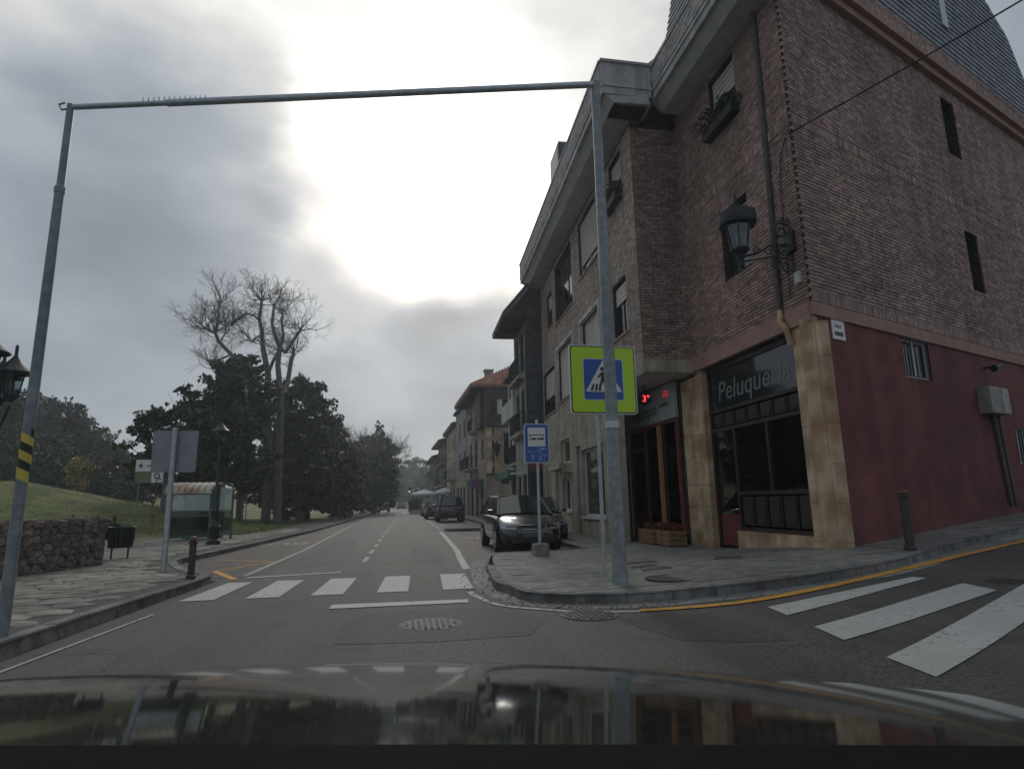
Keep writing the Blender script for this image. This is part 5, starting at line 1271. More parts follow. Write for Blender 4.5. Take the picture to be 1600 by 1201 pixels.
for dx in (-.6, .5): p = MB(); p.box(dx, dx + .05, -.2, .18, 0, .42); lpart(p, 'leg', 'iron', bn)
# stone wall
sw = thing('stone_wall', 'low rubble stone wall edging the park at the left', 'wall', (-6.4, 14, .1))
WA, WB = np.array((-7.62, 10.0)), np.array((-6.22, 14.75)); FW = Frame(WA, WB - WA); FW.n = np.array((FW.u[1], -FW.u[0], 0.)); LWW = float(np.linalg.norm(WB - WA))
FE = Frame(WB, (-1, .22)); FE.n = np.array((-.2149, -.9766, 0)) * -1; 
p = MB(); FW.box(p, 0, LWW - .02, -.5, -.02, .05, 1.06); FE.box(p, .02, 3.5, -.5, -.02, .05, 1.06); p.build('core', 'wallcore', sw)
sts = []
for F, L_ in ((FW, LWW), (FE, 1.4)):
    ss = []; row = 0; z = .1
    while z < 1.12:
        u = 0 + (.1 if row % 2 else 0)
        while u < L_: ss.append((u + random.uniform(-.06, .06), z + random.uniform(-.045, .045))); u += random.uniform(.15, .24)
        z += .13; row += 1
    for s_, poly in voronoi(ss, (0, L_, .05, 1.10), 1.15): sts.append((np.linalg.norm(np.array(F(s_[0], 0, s_[1])) - C0), F, poly))
sts.sort(key=lambda t_: t_[0]); rest = MB()
for i, (d_, F, poly) in enumerate(sts):
    mb = MB() if i < 260 else rest; cell_stone(mb, poly, lambda u, z, d: F(u, d, z), -.03, random.uniform(.02, .065), .008, .035)
    if i < 260: mb.build('stone', 'stone', sw)
if rest.v: rest.build('stone_rows', 'stone', sw, kind='stuff')
ss = [(u_ * .27 + random.uniform(-.06, .06), -.48 + .17 * k_ + random.uniform(-.05, .05)) for u_ in range(19) for k_ in range(4)]
for s_, poly in voronoi(ss, (0, LWW, -.52, .03), 1.2):
    mb = MB(); cell_stone(mb, poly, lambda u, d, z: FW(u, d, z), 1.04, 1.11 + random.uniform(-.02, .03), .008, .03); mb.build('top_stone', 'stone', sw)
# planting behind the wall
def shrub(x, y, r, h_, n, m, label, size=.06, seed=1, nm='shrub', z=None):
    z = lawn_z(x, y) if z is None else z; t = thing(nm, label, 'shrub', (x, y, z)); cs_ = [(x + random.uniform(-r, r) * .7, y + random.uniform(-r, r) * .7, z + h_ * random.uniform(.35, .85)) for _ in range(9)]
    leafobj(leaves(cs_, n // 9, (r * .5, r * .5, h_ * .3), size, seed), 'foliage', m, t)
    p = MB()
    for c in cs_[:6]: p.tube([(x, y, z - .05), ((x + c[0]) / 2, (y + c[1]) / 2, z + h_ * .3), c], [.02, .012, .006], 4)
    p.build('stems', 'twig', t)
shrub(-7.35, 16.3, .6, .95, 1500, 'evergreen2', 'low leafy shrub growing behind the end of the stone wall', .06, 3)
shrub(-9.0, 16.2, .8, .75, 1100, 'spring', 'low yellowish shrub behind the middle of the stone wall', .05, 4); shrub(-11.0, 17, 1.0, .8, 1500, 'spring', 'pale green ground shrub behind the stone wall at the left edge', .07, 5)
# picnic-ish bench in the park
pb = thing('park_bench', 'small brown bench on the lawn left of the bus shelter', 'bench', (-11.6, 30, lawn_z(-11.6, 30)))
for k in range(4): p = MB(); p.box(-.9, .9, -.2 + k * .11, -.11 + k * .11, .42, .46); lpart(p, 'slat', 'cratewood', pb)
for dx in (-.8, .7): p = MB(); p.box(dx, dx + .1, -.2, .2, 0, .42); lpart(p, 'leg', 'block', pb)

# ================================================================== VEHICLES
def make_car(label, paint, L_=4.1, W_=1.74, H_=1.48, kind='hatch', name='parked_car', detail=True):
    """car pointing to -y, origin on the ground under its middle"""
    t = thing(name, label, 'car', (0, 0, 0)); hw = W_ / 2; hl = L_ / 2
    # body shell by stations along y from the nose to the tail: y, half width, bottom, belt, top
    if kind == 'hatch': st = [(-hl, .62, .30, .52, .56), (-hl + .06, .78, .22, .62, .68), (-hl + .3, .95, .20, .70, .78), (-hl + .8, 1.0, .19, .82, .90), (-hl + 1.15, 1.0, .19, .90, .97), (-.1, 1.0, .19, .93, .95), (.9, 1.0, .19, .95, .96), (hl - .35, .98, .2, .96, .97), (hl - .08, .9, .25, .88, .92), (hl, .78, .34, .74, .8)]
    else: st = [(-hl, .68, .34, .62, .68), (-hl + .06, .82, .26, .74, .80), (-hl + .3, .96, .24, .84, .92), (-hl + .9, 1.0, .23, .95, 1.02), (-hl + 1.2, 1.0, .23, .99, 1.05), (0, 1.0, .23, 1.0, 1.04), (.9, 1.0, .23, 1.02, 1.04), (hl - .3, .98, .24, 1.02, 1.04), (hl - .06, .93, .28, .98, 1.0), (hl, .85, .36, .84, .9)]
    k_ = H_ / 1.48 if kind == 'hatch' else H_ / 1.66
    sec = []
    for y, wf, zb, zbelt, zt in st:
        w_ = hw * wf; zb, zbelt, zt = zb * k_, zbelt * k_, zt * k_
        half = [(0, zb), (w_ * .86, zb), (w_ * .97, zb + .10), (w_, zb + (zbelt - zb) * .55), (w_ * .965, zbelt), (w_ * .78, zt), (w_ * .4, zt + .02), (0, zt + .025)]
        sec.append([(a, y, b) for a, b in half] + [(-a, y, b) for a, b in half[-2:0:-1]])
    p = MB(); n = len(sec[0])
    for s_ in sec: p.v += s_
    for i in range(len(sec) - 1):
        for j in range(n): j2 = (j + 1) % n; p.f.append((i * n + j, i * n + j2, (i + 1) * n + j2, (i + 1) * n + j))
    p.f.append(tuple(range(n))[::-1]); p.f.append(tuple((len(sec) - 1) * n + j for j in range(n)))
    body = lpart(p, 'body', paint, t, True); md = body.modifiers.new('s', 'SUBSURF'); md.levels = 2; md.render_levels = 2
    for q_ in body.data.polygons: q_.use_smooth = True
    zb_ = .93 * k_ if kind == 'hatch' else 1.0 * k_; zr = H_
    yw0 = -hl + 1.0 if kind == 'hatch' else -hl + 1.15; yw1 = yw0 + (.72 if kind == 'hatch' else .55); yr1 = hl - (.62 if kind == 'hatch' else .32); yr0 = hl - (.12 if kind == 'hatch' else .08)
    bw, rw = hw * .93, hw * .70
    B0 = [(-bw * .93, yw0, zb_), (bw * .93, yw0, zb_), (bw, yr0, zb_ + .02), (-bw, yr0, zb_ + .02)]; T0 = [(-rw, yw1, zr - .06), (rw, yw1, zr - .06), (rw * .96, yr1, zr - .05), (-rw * .96, yr1, zr - .05)]
    lerp = lambda a, b, f_: tuple(a[i] + (b[i] - a[i]) * f_ for i in range(3))
    p = MB(); p.hexa([tuple(q_) for q_ in B0] + T0); core = lpart(p, 'cabin', 'plastic', t); core.scale = (.985, .99, .99); core.location = (0, 0, .005)
    def panel(a, b, c, d, m, nm, e=.012, inset=.05, bow=.0):
        A_, B2, C_, D_ = Vector(a), Vector(b), Vector(c), Vector(d); nn = (B2 - A_).cross(D_ - A_).normalized(); cen = (A_ + B2 + C_ + D_) / 4
        if nn.dot(cen - Vector((0, 0, .9))) < 0: nn = -nn
        q_ = [x + (cen - x) * inset for x in (A_, B2, C_, D_)]; mb = MB(); N_ = 6; o_ = 0
        for i in range(N_ + 1):
            for j in range(N_ + 1):
                s_, r_ = i / N_, j / N_; v_ = (q_[0] * (1 - s_) + q_[1] * s_) * (1 - r_) + (q_[3] * (1 - s_) + q_[2] * s_) * r_; v_ = v_ + nn * (e + bow * 4 * s_ * (1 - s_)); mb.v.append(tuple(v_))
        for i in range(N_):
            for j in range(N_): a_ = i * (N_ + 1) + j; mb.f.append((a_, a_ + 1, a_ + N_ + 2, a_ + N_ + 1))
        o = lpart(mb, nm, m, t, True); return o
    panel(B0[0], B0[1], T0[1], T0[0], 'carglass', 'windscreen', bow=.05); panel(B0[3], B0[2], T0[2], T0[3], 'carglass', 'rear_window', inset=.12, bow=.03)
    for s_ in (0, 1):
        a, b, c, d = (B0[0], B0[3], T0[3], T0[0]) if s_ == 0 else (B0[1], B0[2], T0[2], T0[1])
        m0, m1 = lerp(a, b, .5), lerp(d, c, .42)
        panel(a, m0, m1, d, 'carglass', 'side_window', inset=.07, bow=.01); panel(m0, b, c, m1, 'carglass', 'side_window', inset=.09, bow=.01)
    p = MB()
    for a, b in ((B0[0], T0[0]), (B0[1], T0[1]), (B0[2], T0[2]), (B0[3], T0[3])): p.tube([a, lerp(lerp(a, b, .5), (b[0] * 1.05, b[1], b[2] + .03), .0), b], .042, 6)
    for a, b, c, d in ((B0[0], B0[3], T0[3], T0[0]), (B0[1], B0[2], T0[2], T0[1])): p.tube([lerp(a, b, .5), lerp(d, c, .42)], .035, 6); p.tube([d, c], .035, 6)
    p.tube([T0[0], T0[1]], .035, 6); p.tube([T0[2], T0[3]], .035, 6); lpart(p, 'pillars', paint, t, True)
    p = MB(); NX, NY = 8, 8
    for i in range(NX + 1):
        for j in range(NY + 1):
            u_, v_ = i / NX, j / NY; x = (-rw + 2 * rw * u_) * 1.03; y = yw1 - .04 + (yr1 - yw1 + .08) * v_; z = zr - .045 + .055 * (1 - (2 * u_ - 1) ** 2) * (1 - .5 * (2 * v_ - 1) ** 2) ; p.v.append((x, y, z))
    for i in range(NX):
        for j in range(NY): a_ = i * (NY + 1) + j; p.f.append((a_, a_ + 1, a_ + NY + 2, a_ + NY + 1))
    lpart(p, 'roof', paint, t, True)
    wr = .315 * k_; ya, yb = -hl + .82, hl - .78
    for x_, y_ in ((-1, ya), (1, ya), (-1, yb), (1, yb)):
        xo = x_ * (hw - .10)
        p = MB(); o_ = [(wr * .62, -.10), (wr * .96, -.105), (wr, -.08), (wr, .08), (wr * .96, .105), (wr * .62, .10)]
        for k, (r_, d_) in enumerate(o_):
            for q_ in range(24): a = 2 * math.pi * q_ / 24; p.v.append((xo + d_ * x_, y_ + r_ * math.cos(a), wr + r_ * math.sin(a)))
        for k in range(5):
            for q_ in range(24): q2 = (q_ + 1) % 24; p.f.append((k * 24 + q_, k * 24 + q2, (k + 1) * 24 + q2, (k + 1) * 24 + q_))
        p.f.append(tuple(range(24))); p.f.append(tuple(5 * 24 + q_ for q_ in range(24)))
        wh = lpart(p, 'wheel', 'tyre', t, True)
        rm = MB()
        for q_ in range(7):
            a = 2 * math.pi * q_ / 7; rm.tube([(xo + .10 * x_, y_, wr), (xo + .108 * x_, y_ + wr * .6 * math.cos(a), wr + wr * .6 * math.sin(a))], .022, 4)
        rm.tube([(xo + .104 * x_, y_ + wr * .62 * math.cos(a), wr + wr * .62 * math.sin(a)) for a in [2 * math.pi * k / 20 for k in range(21)]], .016, 4, cap=False); lpart(rm, 'rim', 'rim', wh, True)
        ar = MB(); pts_ = [(x_ * (hw + .002), y_ + (wr + .055) * math.cos(a), wr + (wr + .055) * math.sin(a)) for a in [math.pi * k / 14 - .15 for k in range(16)]]
        ar.add([(x_ * (hw - .012), y_, wr * .9)] + [(x_ * (hw + .004), b_, c_) for a_, b_, c_ in pts_], [(0, k + 1, k + 2) for k in range(15)]); lpart(ar, 'wheel_arch', 'plastic', t)
    # nose
    zl = .66 * k_ if kind == 'hatch' else .78 * k_
    for s_ in (-1, 1):
        p = MB(); cxs = s_ * hw * .66
        for i in range(9):
            for j in range(6):
                u_, v_ = i / 8, j / 5; x = s_ * (hw * (.48 + .44 * u_)); yy = -hl + .035 + .30 * u_ ** 2.2 + .14 * v_; z = zl - .075 + .13 * v_ * (.75 + .35 * u_) + .03 * u_; p.v.append((x, yy - .045, z))
        for i in range(8):
            for j in range(5): a_ = i * 6 + j; p.f.append((a_, a_ + 1, a_ + 7, a_ + 6))
        lpart(p, 'headlight', 'headlight', t, True)
        p = MB(); p.box(s_ * hw * .97, s_ * hw * 1.16, yw0 + .18, yw0 + .30, zb_ + .02, zb_ + .15); mr = lpart(p, 'mirror', paint, t); bv = mr.modifiers.new('b', 'BEVEL'); bv.width = .03; bv.segments = 3
        p = MB(); p.box(s_ * hw * .62 - .11, s_ * hw * .62 + .11, hl - .10, hl + .004, zb_ - .22, zb_ - .04) if kind == 'hatch' else p.box(s_ * hw * .84 - .07, s_ * hw * .84 + .07, hl - .10, hl + .004, zb_ - .30, zb_ + .0); tl = lpart(p, 'tail_light', 'taillight', t); bv = tl.modifiers.new('b', 'BEVEL'); bv.width = .02; bv.segments = 2
    p = MB(); p.hexa([(-.30, -hl - .012, zl - .06), (.30, -hl - .012, zl - .06), (.30, -hl + .1, zl - .06), (-.30, -hl + .1, zl - .06), (-.36, -hl + .01, zl + .03), (.36, -hl + .01, zl + .03), (.36, -hl + .1, zl + .03), (-.36, -hl + .1, zl + .03)]); lpart(p, 'grille', 'plastic', t)
    p = MB(); p.tube([(-.36, -hl - .005, zl + .035), (0, -hl - .02, zl + .04), (.36, -hl - .005, zl + .035), (.30, -hl - .02, zl - .065), (0, -hl - .03, zl - .07), (-.30, -hl - .02, zl - .065), (-.36, -hl - .005, zl + .035)], .011, 5); lpart(p, 'grille_trim', 'chrome', t)
    p = MB(); p.box(-.55, .55, -hl - .012, -hl + .12, .26 * k_, .36 * k_); lpart(p, 'lower_intake', 'plastic', t)
    p = MB(); p.box(-.26, .26, -hl - .028, -hl - .01, .40 * k_, .51 * k_); lpart(p, 'number_plate', 'plate', t)
    p = MB(); p.box(-.26, .26, hl + .004, hl + .018, .50 * k_, .61 * k_); lpart(p, 'number_plate', 'plate', t)
    return t
c1 = make_car('black hatchback parked facing the camera in the near right bay', 'carblack', 4.15, 1.72, 1.47); c1.location = (3.32, 17.5, .004)
c1b = make_car('dark car mostly hidden, parked on the pavement side of the black hatchback', 'cardark', 4.0, 1.68, 1.42); c1b.location = (4.42, 20.4, .004); c1b.rotation_euler = (0, 0, math.radians(-4))
c2 = make_car('dark blue tall estate car parked with its rear to the camera down the street', 'cardark', 4.4, 1.82, 1.66, 'suv'); c2.location = (3.35, 43.2, .004); c2.rotation_euler = (0, 0, math.pi)
c2.rotation_euler = (0, 0, 0); c2.location = (3.35, 43.2, .004); c2.rotation_euler = (0, 0, math.pi)
c3 = make_car('black car parked just beyond the dark blue estate', 'carblack', 4.1, 1.74, 1.45); c3.location = (2.85, 50.5, .004); c3.rotation_euler = (0, 0, math.pi)
c4 = make_car('silver hatchback parked third along the far bay', 'carsilver', 4.1, 1.72, 1.5); c4.location = (2.9, 60.5, .004); c4.rotation_euler = (0, 0, math.pi)
c5 = make_car('small maroon car driving away at the end of the street', 'carred', 4.0, 1.7, 1.5, name='distant_car'); c5.location = (.3, 128, .004); c5.rotation_euler = (0, 0, math.pi)

# ================================================================== FAR END OF THE STREET
for k, (x, y, w_, h_) in enumerate(((2.9, 76, 3.4, 2.35), (5.1, 72, 2.6, 2.45))):
    t = thing('parasol', ('wide white cafe parasol beyond the parked silver car' if k == 0 else 'smaller pointed white cafe parasol near the terrace houses'), 'parasol', (x, y, .1), group='white cafe parasols')
    p = MB(); p.tube([(x, y, .1), (x, y, h_ + .5)], .03, 6); p.build('pole', 'galv', t)
    p = MB(); n = 8; p.v = [(x, y, h_ + .55)] + [(x + w_ / 2 * math.cos(a), y + w_ / 2 * math.sin(a), h_) for a in [2 * math.pi * i / n for i in range(n)]] + [(x + w_ / 2 * math.cos(a), y + w_ / 2 * math.sin(a), h_ - .18) for a in [2 * math.pi * i / n for i in range(n)]]
    p.f = [(0, 1 + i, 1 + (i + 1) % n) for i in range(n)] + [(1 + i, 9 + i, 9 + (i + 1) % n, 1 + (i + 1) % n) for i in range(n)]; p.build('canopy', 'parasol', t, fix=False)
t = thing('crossing_sign', 'far small crossing sign with white border by the cafe hedge', 'road sign', (2.05, 80, 0)); p = MB(); p.tube([(2.05, 80, .1), (2.05, 80, 3.0)], .04, 6); p.build('post', 'galv', t)
fz = face(2.05, 79.9, 2.7); p = MB(); p.extrude(rrect(.8, .8, .05), fz, 0, .02); bd = p.build('sign_board', 'signwhite', t); ly_(rrect(.5, .5, .03), .022, 'signblue', 'blue_field')
ns = thing('no_parking_sign', 'round blue and red no parking sign on a pole before the stone house', 'road sign', (5.0, 42, 0)); p = MB(); p.tube([(5.0, 42, .1), (5.0, 42, 2.7)], .03, 6); p.build('post', 'galv', ns)
fz = face(5.0, 41.9, 2.45); cir = lambda r: [(r * math.cos(a), r * math.sin(a)) for a in [2 * math.pi * k / 20 for k in range(20)]]
p = MB(); p.extrude(cir(.30), fz, 0, .015); bd = p.build('sign_disc', 'signred', ns); ly_(cir(.24), .016, 'signblue', 'blue_field'); ly_([(-.19, .14), (-.14, .19), (.19, -.14), (.14, -.19)], .019, 'signred', 'red_bar')
t = thing('traffic_signal', 'distant traffic signal with a lit white green lamp', 'traffic light', (1.0, 110, 0)); p = MB(); p.tube([(1.6, 110, 0), (1.6, 110, 3.6)], .06, 6); p.build('post', 'iron', t); p = MB(); p.box(1.4, 1.8, 109.8, 110.1, 3.0, 4.0); p.build('head', 'iron', t)
p = MB(); p.lathe([(.12, 0), (.12, .02), (0, .02)], 0, 0, 12); p.v = [(1.6 + a, 109.8 - c, 3.25 + b) for a, b, c in p.v]; p.build('lit_lamp', mat('lit_signal', (.4, .8, .6), emit=((.7, 1, .85), 1.5)), t)
fw_ = thing('low_wall', 'pale low wall closing the far end of the street', 'wall', (-2, 150, 0)); p = MB(); p.box(-9, 3.2, 150, 150.3, -.1, 1.5); p.build('wall', 'whitewall', fw_); p = MB(); p.box(-9.05, 3.25, 149.95, 150.35, 1.5, 1.6); p.build('coping', 'greywall', fw_)
for k in range(5):
    t = thing('white_post', 'thin white roadside post far down the left pavement, ' + ('nearest', 'second', 'third', 'fourth', 'farthest')[k] + ' of five', 'post', (-4.6, 70 + k * 9, .1), group='white roadside posts'); p = MB(); p.tube([(0, 0, 0), (0, 0, 1.0)], .06, 6); lpart(p, 'shaft', 'whiteframe', t)
# overhead wires
def wire(a, b, sag, nm, label, r=.012):
    a, b = Vector(a), Vector(b); pts_ = [a.lerp(b, t_ / 16) - Vector((0, 0, sag * 4 * (t_ / 16) * (1 - t_ / 16))) for t_ in range(17)]; p = MB(); p.tube(pts_, r, 5); o = p.build(nm, 'cable', None); tag(o, label, 'cable')
wire(FC(.02, .06, 8.15), tuple(np.array(PY(1600, -2, 7.0))), .02, 'overhead_cable', 'black cable rising from the brick corner across the side street to the upper right', .016)
wire((-9, 62, 5.9), (5.4, 66, 5.9), .55, 'overhead_cable', 'thin black cable crossing the street beyond the parked cars', .03)

# ================================================================== TREES
def tube_np(segs, n=3):
    """segs: list of (p0,p1,r0,r1) -> verts, faces arrays"""
    V_ = []; F_ = []
    P0 = np.array([s[0] for s in segs]); P1 = np.array([s[1] for s in segs]); R0 = np.array([s[2] for s in segs]); R1 = np.array([s[3] for s in segs])
    d = P1 - P0; d /= (np.linalg.norm(d, axis=1)[:, None] + 1e-9); a = np.where(np.abs(d[:, 2:3]) < .9, np.array([[0, 0, 1.]]), np.array([[1., 0, 0]])); e = np.cross(d, a); e /= np.linalg.norm(e, axis=1)[:, None]; g_ = np.cross(d, e)
    rings = []
    for P, R in ((P0, R0), (P1, R1)):
        for k in range(n): an = 2 * math.pi * k / n; rings.append(P + (e * math.cos(an) + g_ * math.sin(an)) * R[:, None])
    V_ = np.stack(rings, 1).reshape(-1, 3); N = len(segs); base_ = np.arange(N)[:, None] * 2 * n; F_ = np.concatenate([base_ + np.array([k, (k + 1) % n, n + (k + 1) % n, n + k]) for k in range(n)], 0)
    return V_, F_
def segobj(segs, name, m, parent, n=3, kind=None):
    V_, F_ = tube_np(segs, n); me = bpy.data.meshes.new(name); me.vertices.add(len(V_)); me.vertices.foreach_set('co', V_.astype(np.float32).ravel()); me.loops.add(F_.size); me.loops.foreach_set('vertex_index', F_.astype(np.int32).ravel()); me.polygons.add(len(F_)); me.polygons.foreach_set('loop_start', np.arange(0, F_.size, 4, dtype=np.int32)); me.update(calc_edges=True); me.materials.append(M[m])
    o = bpy.data.objects.new(name, me); COL.objects.link(o); o.parent = parent; o.matrix_parent_inverse = wm(parent).inverted(); return o
def grow(p, d, L_, r, depth, segs, R, wob=.25, up=.06, kids=(2, 4), minr=.006, ratio=.66):
    p = np.array(p, float); d = np.array(d, float); d /= np.linalg.norm(d); ns = max(2, int(4 - depth * .3)) if depth > 1 else 3; pts_ = [p]
    for k in range(ns):
        d = d + R.normal(size=3) * wob * .5 + np.array((0, 0, up)); d /= np.linalg.norm(d); q_ = p + d * L_ / ns; r2 = r * (1 - .38 * (k + 1) / ns); segs.append((p, q_, max(r * (1 - .38 * k / ns), minr), max(r2, minr))); p = q_; pts_.append((p, d.copy(), r2))
    if depth <= 0: return
    nk = R.integers(kids[0], kids[1] + 1)
    for k in range(nk):
        b = pts_[1 + int(R.integers(0, ns))] if k else pts_[-1]; ax = np.cross(b[1], R.normal(size=3)); ax /= np.linalg.norm(ax) + 1e-9; an = R.uniform(.35, .95) if k else R.uniform(0, .4); nd = b[1] * math.cos(an) + ax * math.sin(an)
        grow(b[0], nd, L_ * R.uniform(ratio - .12, ratio + .12), b[2] * .68, depth - 1, segs, R, wob, up, kids, minr, ratio)
TY = 45.
def P45(u, v, dy=0.): return np.array(PY(u, v, TY + dy))
bt = thing('bare_tree', 'tall bare plane tree with pollarded twin trunks rising above the evergreens', 'tree', (-8.6, 45, .1)); R = np.random.default_rng(12)
def limb(pxs, r0, r1, dy0=0, dy1=0, start=None):
    n = len(pxs); return [(P45(u, v, dy0 + (dy1 - dy0) * i / (n - 1)), .70 * (r0 + (r1 - r0) * i / (n - 1))) for i, (u, v) in enumerate(pxs)]
limbs = [limb([(414, 820), (418, 760), (419, 706), (418, 660), (418, 614)], .46, .36), limb([(418, 614), (419, 584), (411, 545), (409, 515), (405, 497), (409, 469)], .34, .14, 0, .5),
         limb([(433, 822), (434, 760), (436, 706), (437, 660), (438, 614)], .44, .34, -.3, -.5), limb([(438, 614), (434, 570), (437, 542), (430, 525), (425, 505), (428, 477)], .30, .12, -.5, -1.2),
         limb([(419, 584), (426, 565), (433, 552), (437, 545)], .16, .18), limb([(437, 542), (446, 550), (463, 524), (470, 515)], .2, .12, -.5, -1), limb([(437, 545), (443, 526), (440, 500), (442, 486)], .18, .1, -.5, .8),
         limb([(440, 612), (449, 600), (455, 561), (459, 552)], .26, .2, 0, 1.5), limb([(404, 650), (385, 585), (361, 553), (342, 533), (336, 519)], .26, .16, .5, 2), limb([(336, 519), (340, 500), (342, 477)], .13, .07, 2, 2.6), limb([(338, 520), (322, 514), (318, 514)], .10, .05, 2, 1), limb([(405, 500), (396, 492), (384, 489), (372, 497), (362, 508)], .11, .05, .5, -1), limb([(345, 532), (352, 520), (353, 510)], .09, .05, 2, 2),
         limb([(413, 540), (403, 531), (393, 533)], .07, .04), limb([(361, 553), (345, 560), (332, 575)], .10, .05, 2, 3)]
tsegs = []; twig = []
for li, lm in enumerate(limbs):
    for (a, ra), (b, rb) in zip(lm, lm[1:]): tsegs.append((a, b, ra, rb))
    if li in (0, 2, 4): continue
    end, er = lm[-1]; nd = 13 if er > .09 else 8
    for k in range(nd):
        a = R.uniform(0, 2 * math.pi); el = R.uniform(.1, 1.3); d = np.array((math.cos(a) * math.cos(el), math.sin(a) * math.cos(el), math.sin(el))); grow(end, d, R.uniform(.75, 1.3), .04, 3, twig, R, .42, .05, (2, 4), .007, .74)
    for (a, ra), (b, rb) in list(zip(lm, lm[1:]))[1 if li in (1, 3, 7, 8) else 0:]:
        for k in range(3):
            f_ = R.random(); q_ = a + (b - a) * f_; an = R.uniform(0, 2 * math.pi); grow(q_, (math.cos(an), math.sin(an) * .8, R.uniform(-.2, .8)), R.uniform(.5, 1.05), .028, 3, twig, R, .42, .04, (2, 3), .006, .74)
segobj(tsegs, 'trunk', 'bark', bt, 9); segobj(twig, 'crown', 'twig', bt, 3)

def evergreen_tree(label, blobs, m='evergreen', y=45, size=.22, n=120, seed=0, trunk_r=.25, dens=1., name='evergreen_tree', group=None, extra=0, depth=.8):
    """blobs: (u, v, ru, rv) of the crown's clumps at distance y"""
    R = np.random.default_rng(seed); cen = []; 
    u0 = np.mean([b[0] for b in blobs]); bx0 = PY(u0, 790, y)[0]; gz = lawn_z(bx0, y) if bx0 < -6 else .05; t = thing(name, label, 'tree', (bx0, y, gz), group=group); V_ = []
    px = 950. / y
    for (u, v, ru, rv) in blobs:
        c = np.array(PY(u, v, y)); sx, sz = ru / px, rv / px; k = max(6, int(sx * sz * 3.2 / (size * 3) ** 1.0)); k = min(int(k * 2.2), 190)
        d = R.normal(size=(k, 3)); d /= np.linalg.norm(d, axis=1)[:, None]; d *= (R.random(k) ** .33)[:, None]; pts_ = c + d * np.array((sx, sx * depth, sz)); pts_ = pts_[pts_[:, 2] > gz + .2]; cen += [tuple(q_) for q_ in pts_]
    R.shuffle(cen); cen = cen[:900]; V_ = leaves(cen, int(n * dens * .34), (size * 2.5, size * 2.5, size * 1.7), size * .82, seed + 1)
    spr = [tuple(np.array(q_) + R.uniform(-1, 1, 3) * size * 3.4) for q_ in cen[::2]]; V_ = np.concatenate([V_, leaves(spr, 9, size * .9, size * .8, seed + 2)]); leafobj(V_, 'crown', m, t)
    sg = []; top = np.array((bx0, y, gz)); pc = np.array(cen); mid = pc.mean(0); mid = np.array((bx0 * .6 + mid[0] * .4, y, gz + (mid[2] - gz) * .55)); sg.append((top - (0, 0, .3), mid, trunk_r, trunk_r * .6))
    for q_ in cen[:110]: q_ = np.array(q_); m_ = (mid + q_) / 2 + R.normal(size=3) * .2; sg.append((mid, m_, trunk_r * .3, trunk_r * .15)); sg.append((m_, q_, trunk_r * .15, .012))
    segobj(sg, 'trunk', 'bark', t, 6); return t
def bare(label, u, vtop, y, r_px, seed, name='bare_tree', m='twig', group=None, depth=5):
    R = np.random.default_rng(seed); b = PY(u, 790, y); gz = lawn_z(b[0], y) if b[0] < -6 else .0; H_ = PY(u, vtop, y)[2] - gz; t = thing(name, label, 'tree', (b[0], y, gz), group=group); sg = []
    tr = H_ * .022; p0 = np.array((b[0], y, gz - .2)); p1 = p0 + (0, 0, H_ * .36); sg.append((p0, p1, tr, tr * .8)); tw = []
    for k in range(7): an = 2 * math.pi * k / 7 + R.uniform(-.3, .3); el = R.uniform(.55, 1.35); grow(p1 - (0, 0, R.uniform(0, H_ * .12)), (math.cos(an) * math.cos(el), math.sin(an) * math.cos(el), math.sin(el)), H_ * .17, tr * .42, depth - 1, tw, R, .3, .08, (2, 4), .010, .74)
    segobj(sg, 'trunk', 'bark', t, 8); segobj(tw, 'crown', m, t, 3); return t
E_ = evergreen_tree
E_('spreading dark magnolia behind the arrow sign, its left branches open against the sky', [(228, 662, 22, 22), (255, 648, 22, 16), (235, 700, 28, 24), (270, 690, 34, 34), (300, 655, 26, 24), (285, 730, 50, 26), (222, 730, 16, 22)], y=36, size=.17, n=120, seed=31, trunk_r=.22)
E_('broad dark evergreen directly behind the bus shelter', [(310, 640, 36, 42), (345, 610, 36, 45), (330, 690, 55, 45), (380, 650, 40, 60), (300, 715, 50, 34), (370, 720, 55, 42), (335, 750, 60, 26), (300, 765, 40, 20)], y=40, size=.19, n=130, seed=32)
E_('tall narrow dark evergreen crowding the left limb of the bare plane tree', [(372, 577, 24, 24), (388, 585, 26, 32), (356, 590, 28, 30), (395, 625, 36, 45), (365, 640, 42, 45)], y=43, size=.19, n=130, seed=33)
E_('dense round evergreen to the right of the plane tree trunks', [(470, 640, 48, 50), (440, 690, 55, 45), (495, 665, 34, 45), (480, 720, 55, 45), (455, 765, 60, 34), (465, 612, 30, 22)], y=49, size=.22, n=130, seed=34)
E_('low bushy evergreen under the plane tree beside the pavement', [(400, 750, 40, 30), (520, 745, 38, 50), (500, 775, 36, 30), (455, 790, 40, 18), (530, 790, 34, 16)], y=52, size=.22, n=130, seed=35)
E_('lighter green tree with drooping foliage left of the road bend', [(535, 700, 30, 40), (548, 745, 28, 40), (535, 775, 30, 28), (560, 785, 20, 16), (520, 680, 20, 24)], m='evergreen2', y=60, size=.22, n=110, seed=36)
E_('dark conifer like tree beside the road below the second bare tree', [(592, 700, 22, 36), (600, 740, 20, 40), (580, 745, 26, 42), (570, 715, 20, 36), (585, 780, 30, 16)], y=78, size=.26, n=120, seed=37)
E_('far dark tree overhanging the left side of the road', [(612, 725, 13, 30), (610, 755, 14, 26), (600, 765, 14, 20)], m='evergreen2', y=95, size=.28, n=90, seed=38)
bare('bare rounded tree standing above the dark conifer by the road', 585, 634, 80, 30, 41, depth=6)
bare('bare broad tree between the round evergreen and the conifer', 548, 632, 72, 30, 42, depth=6)
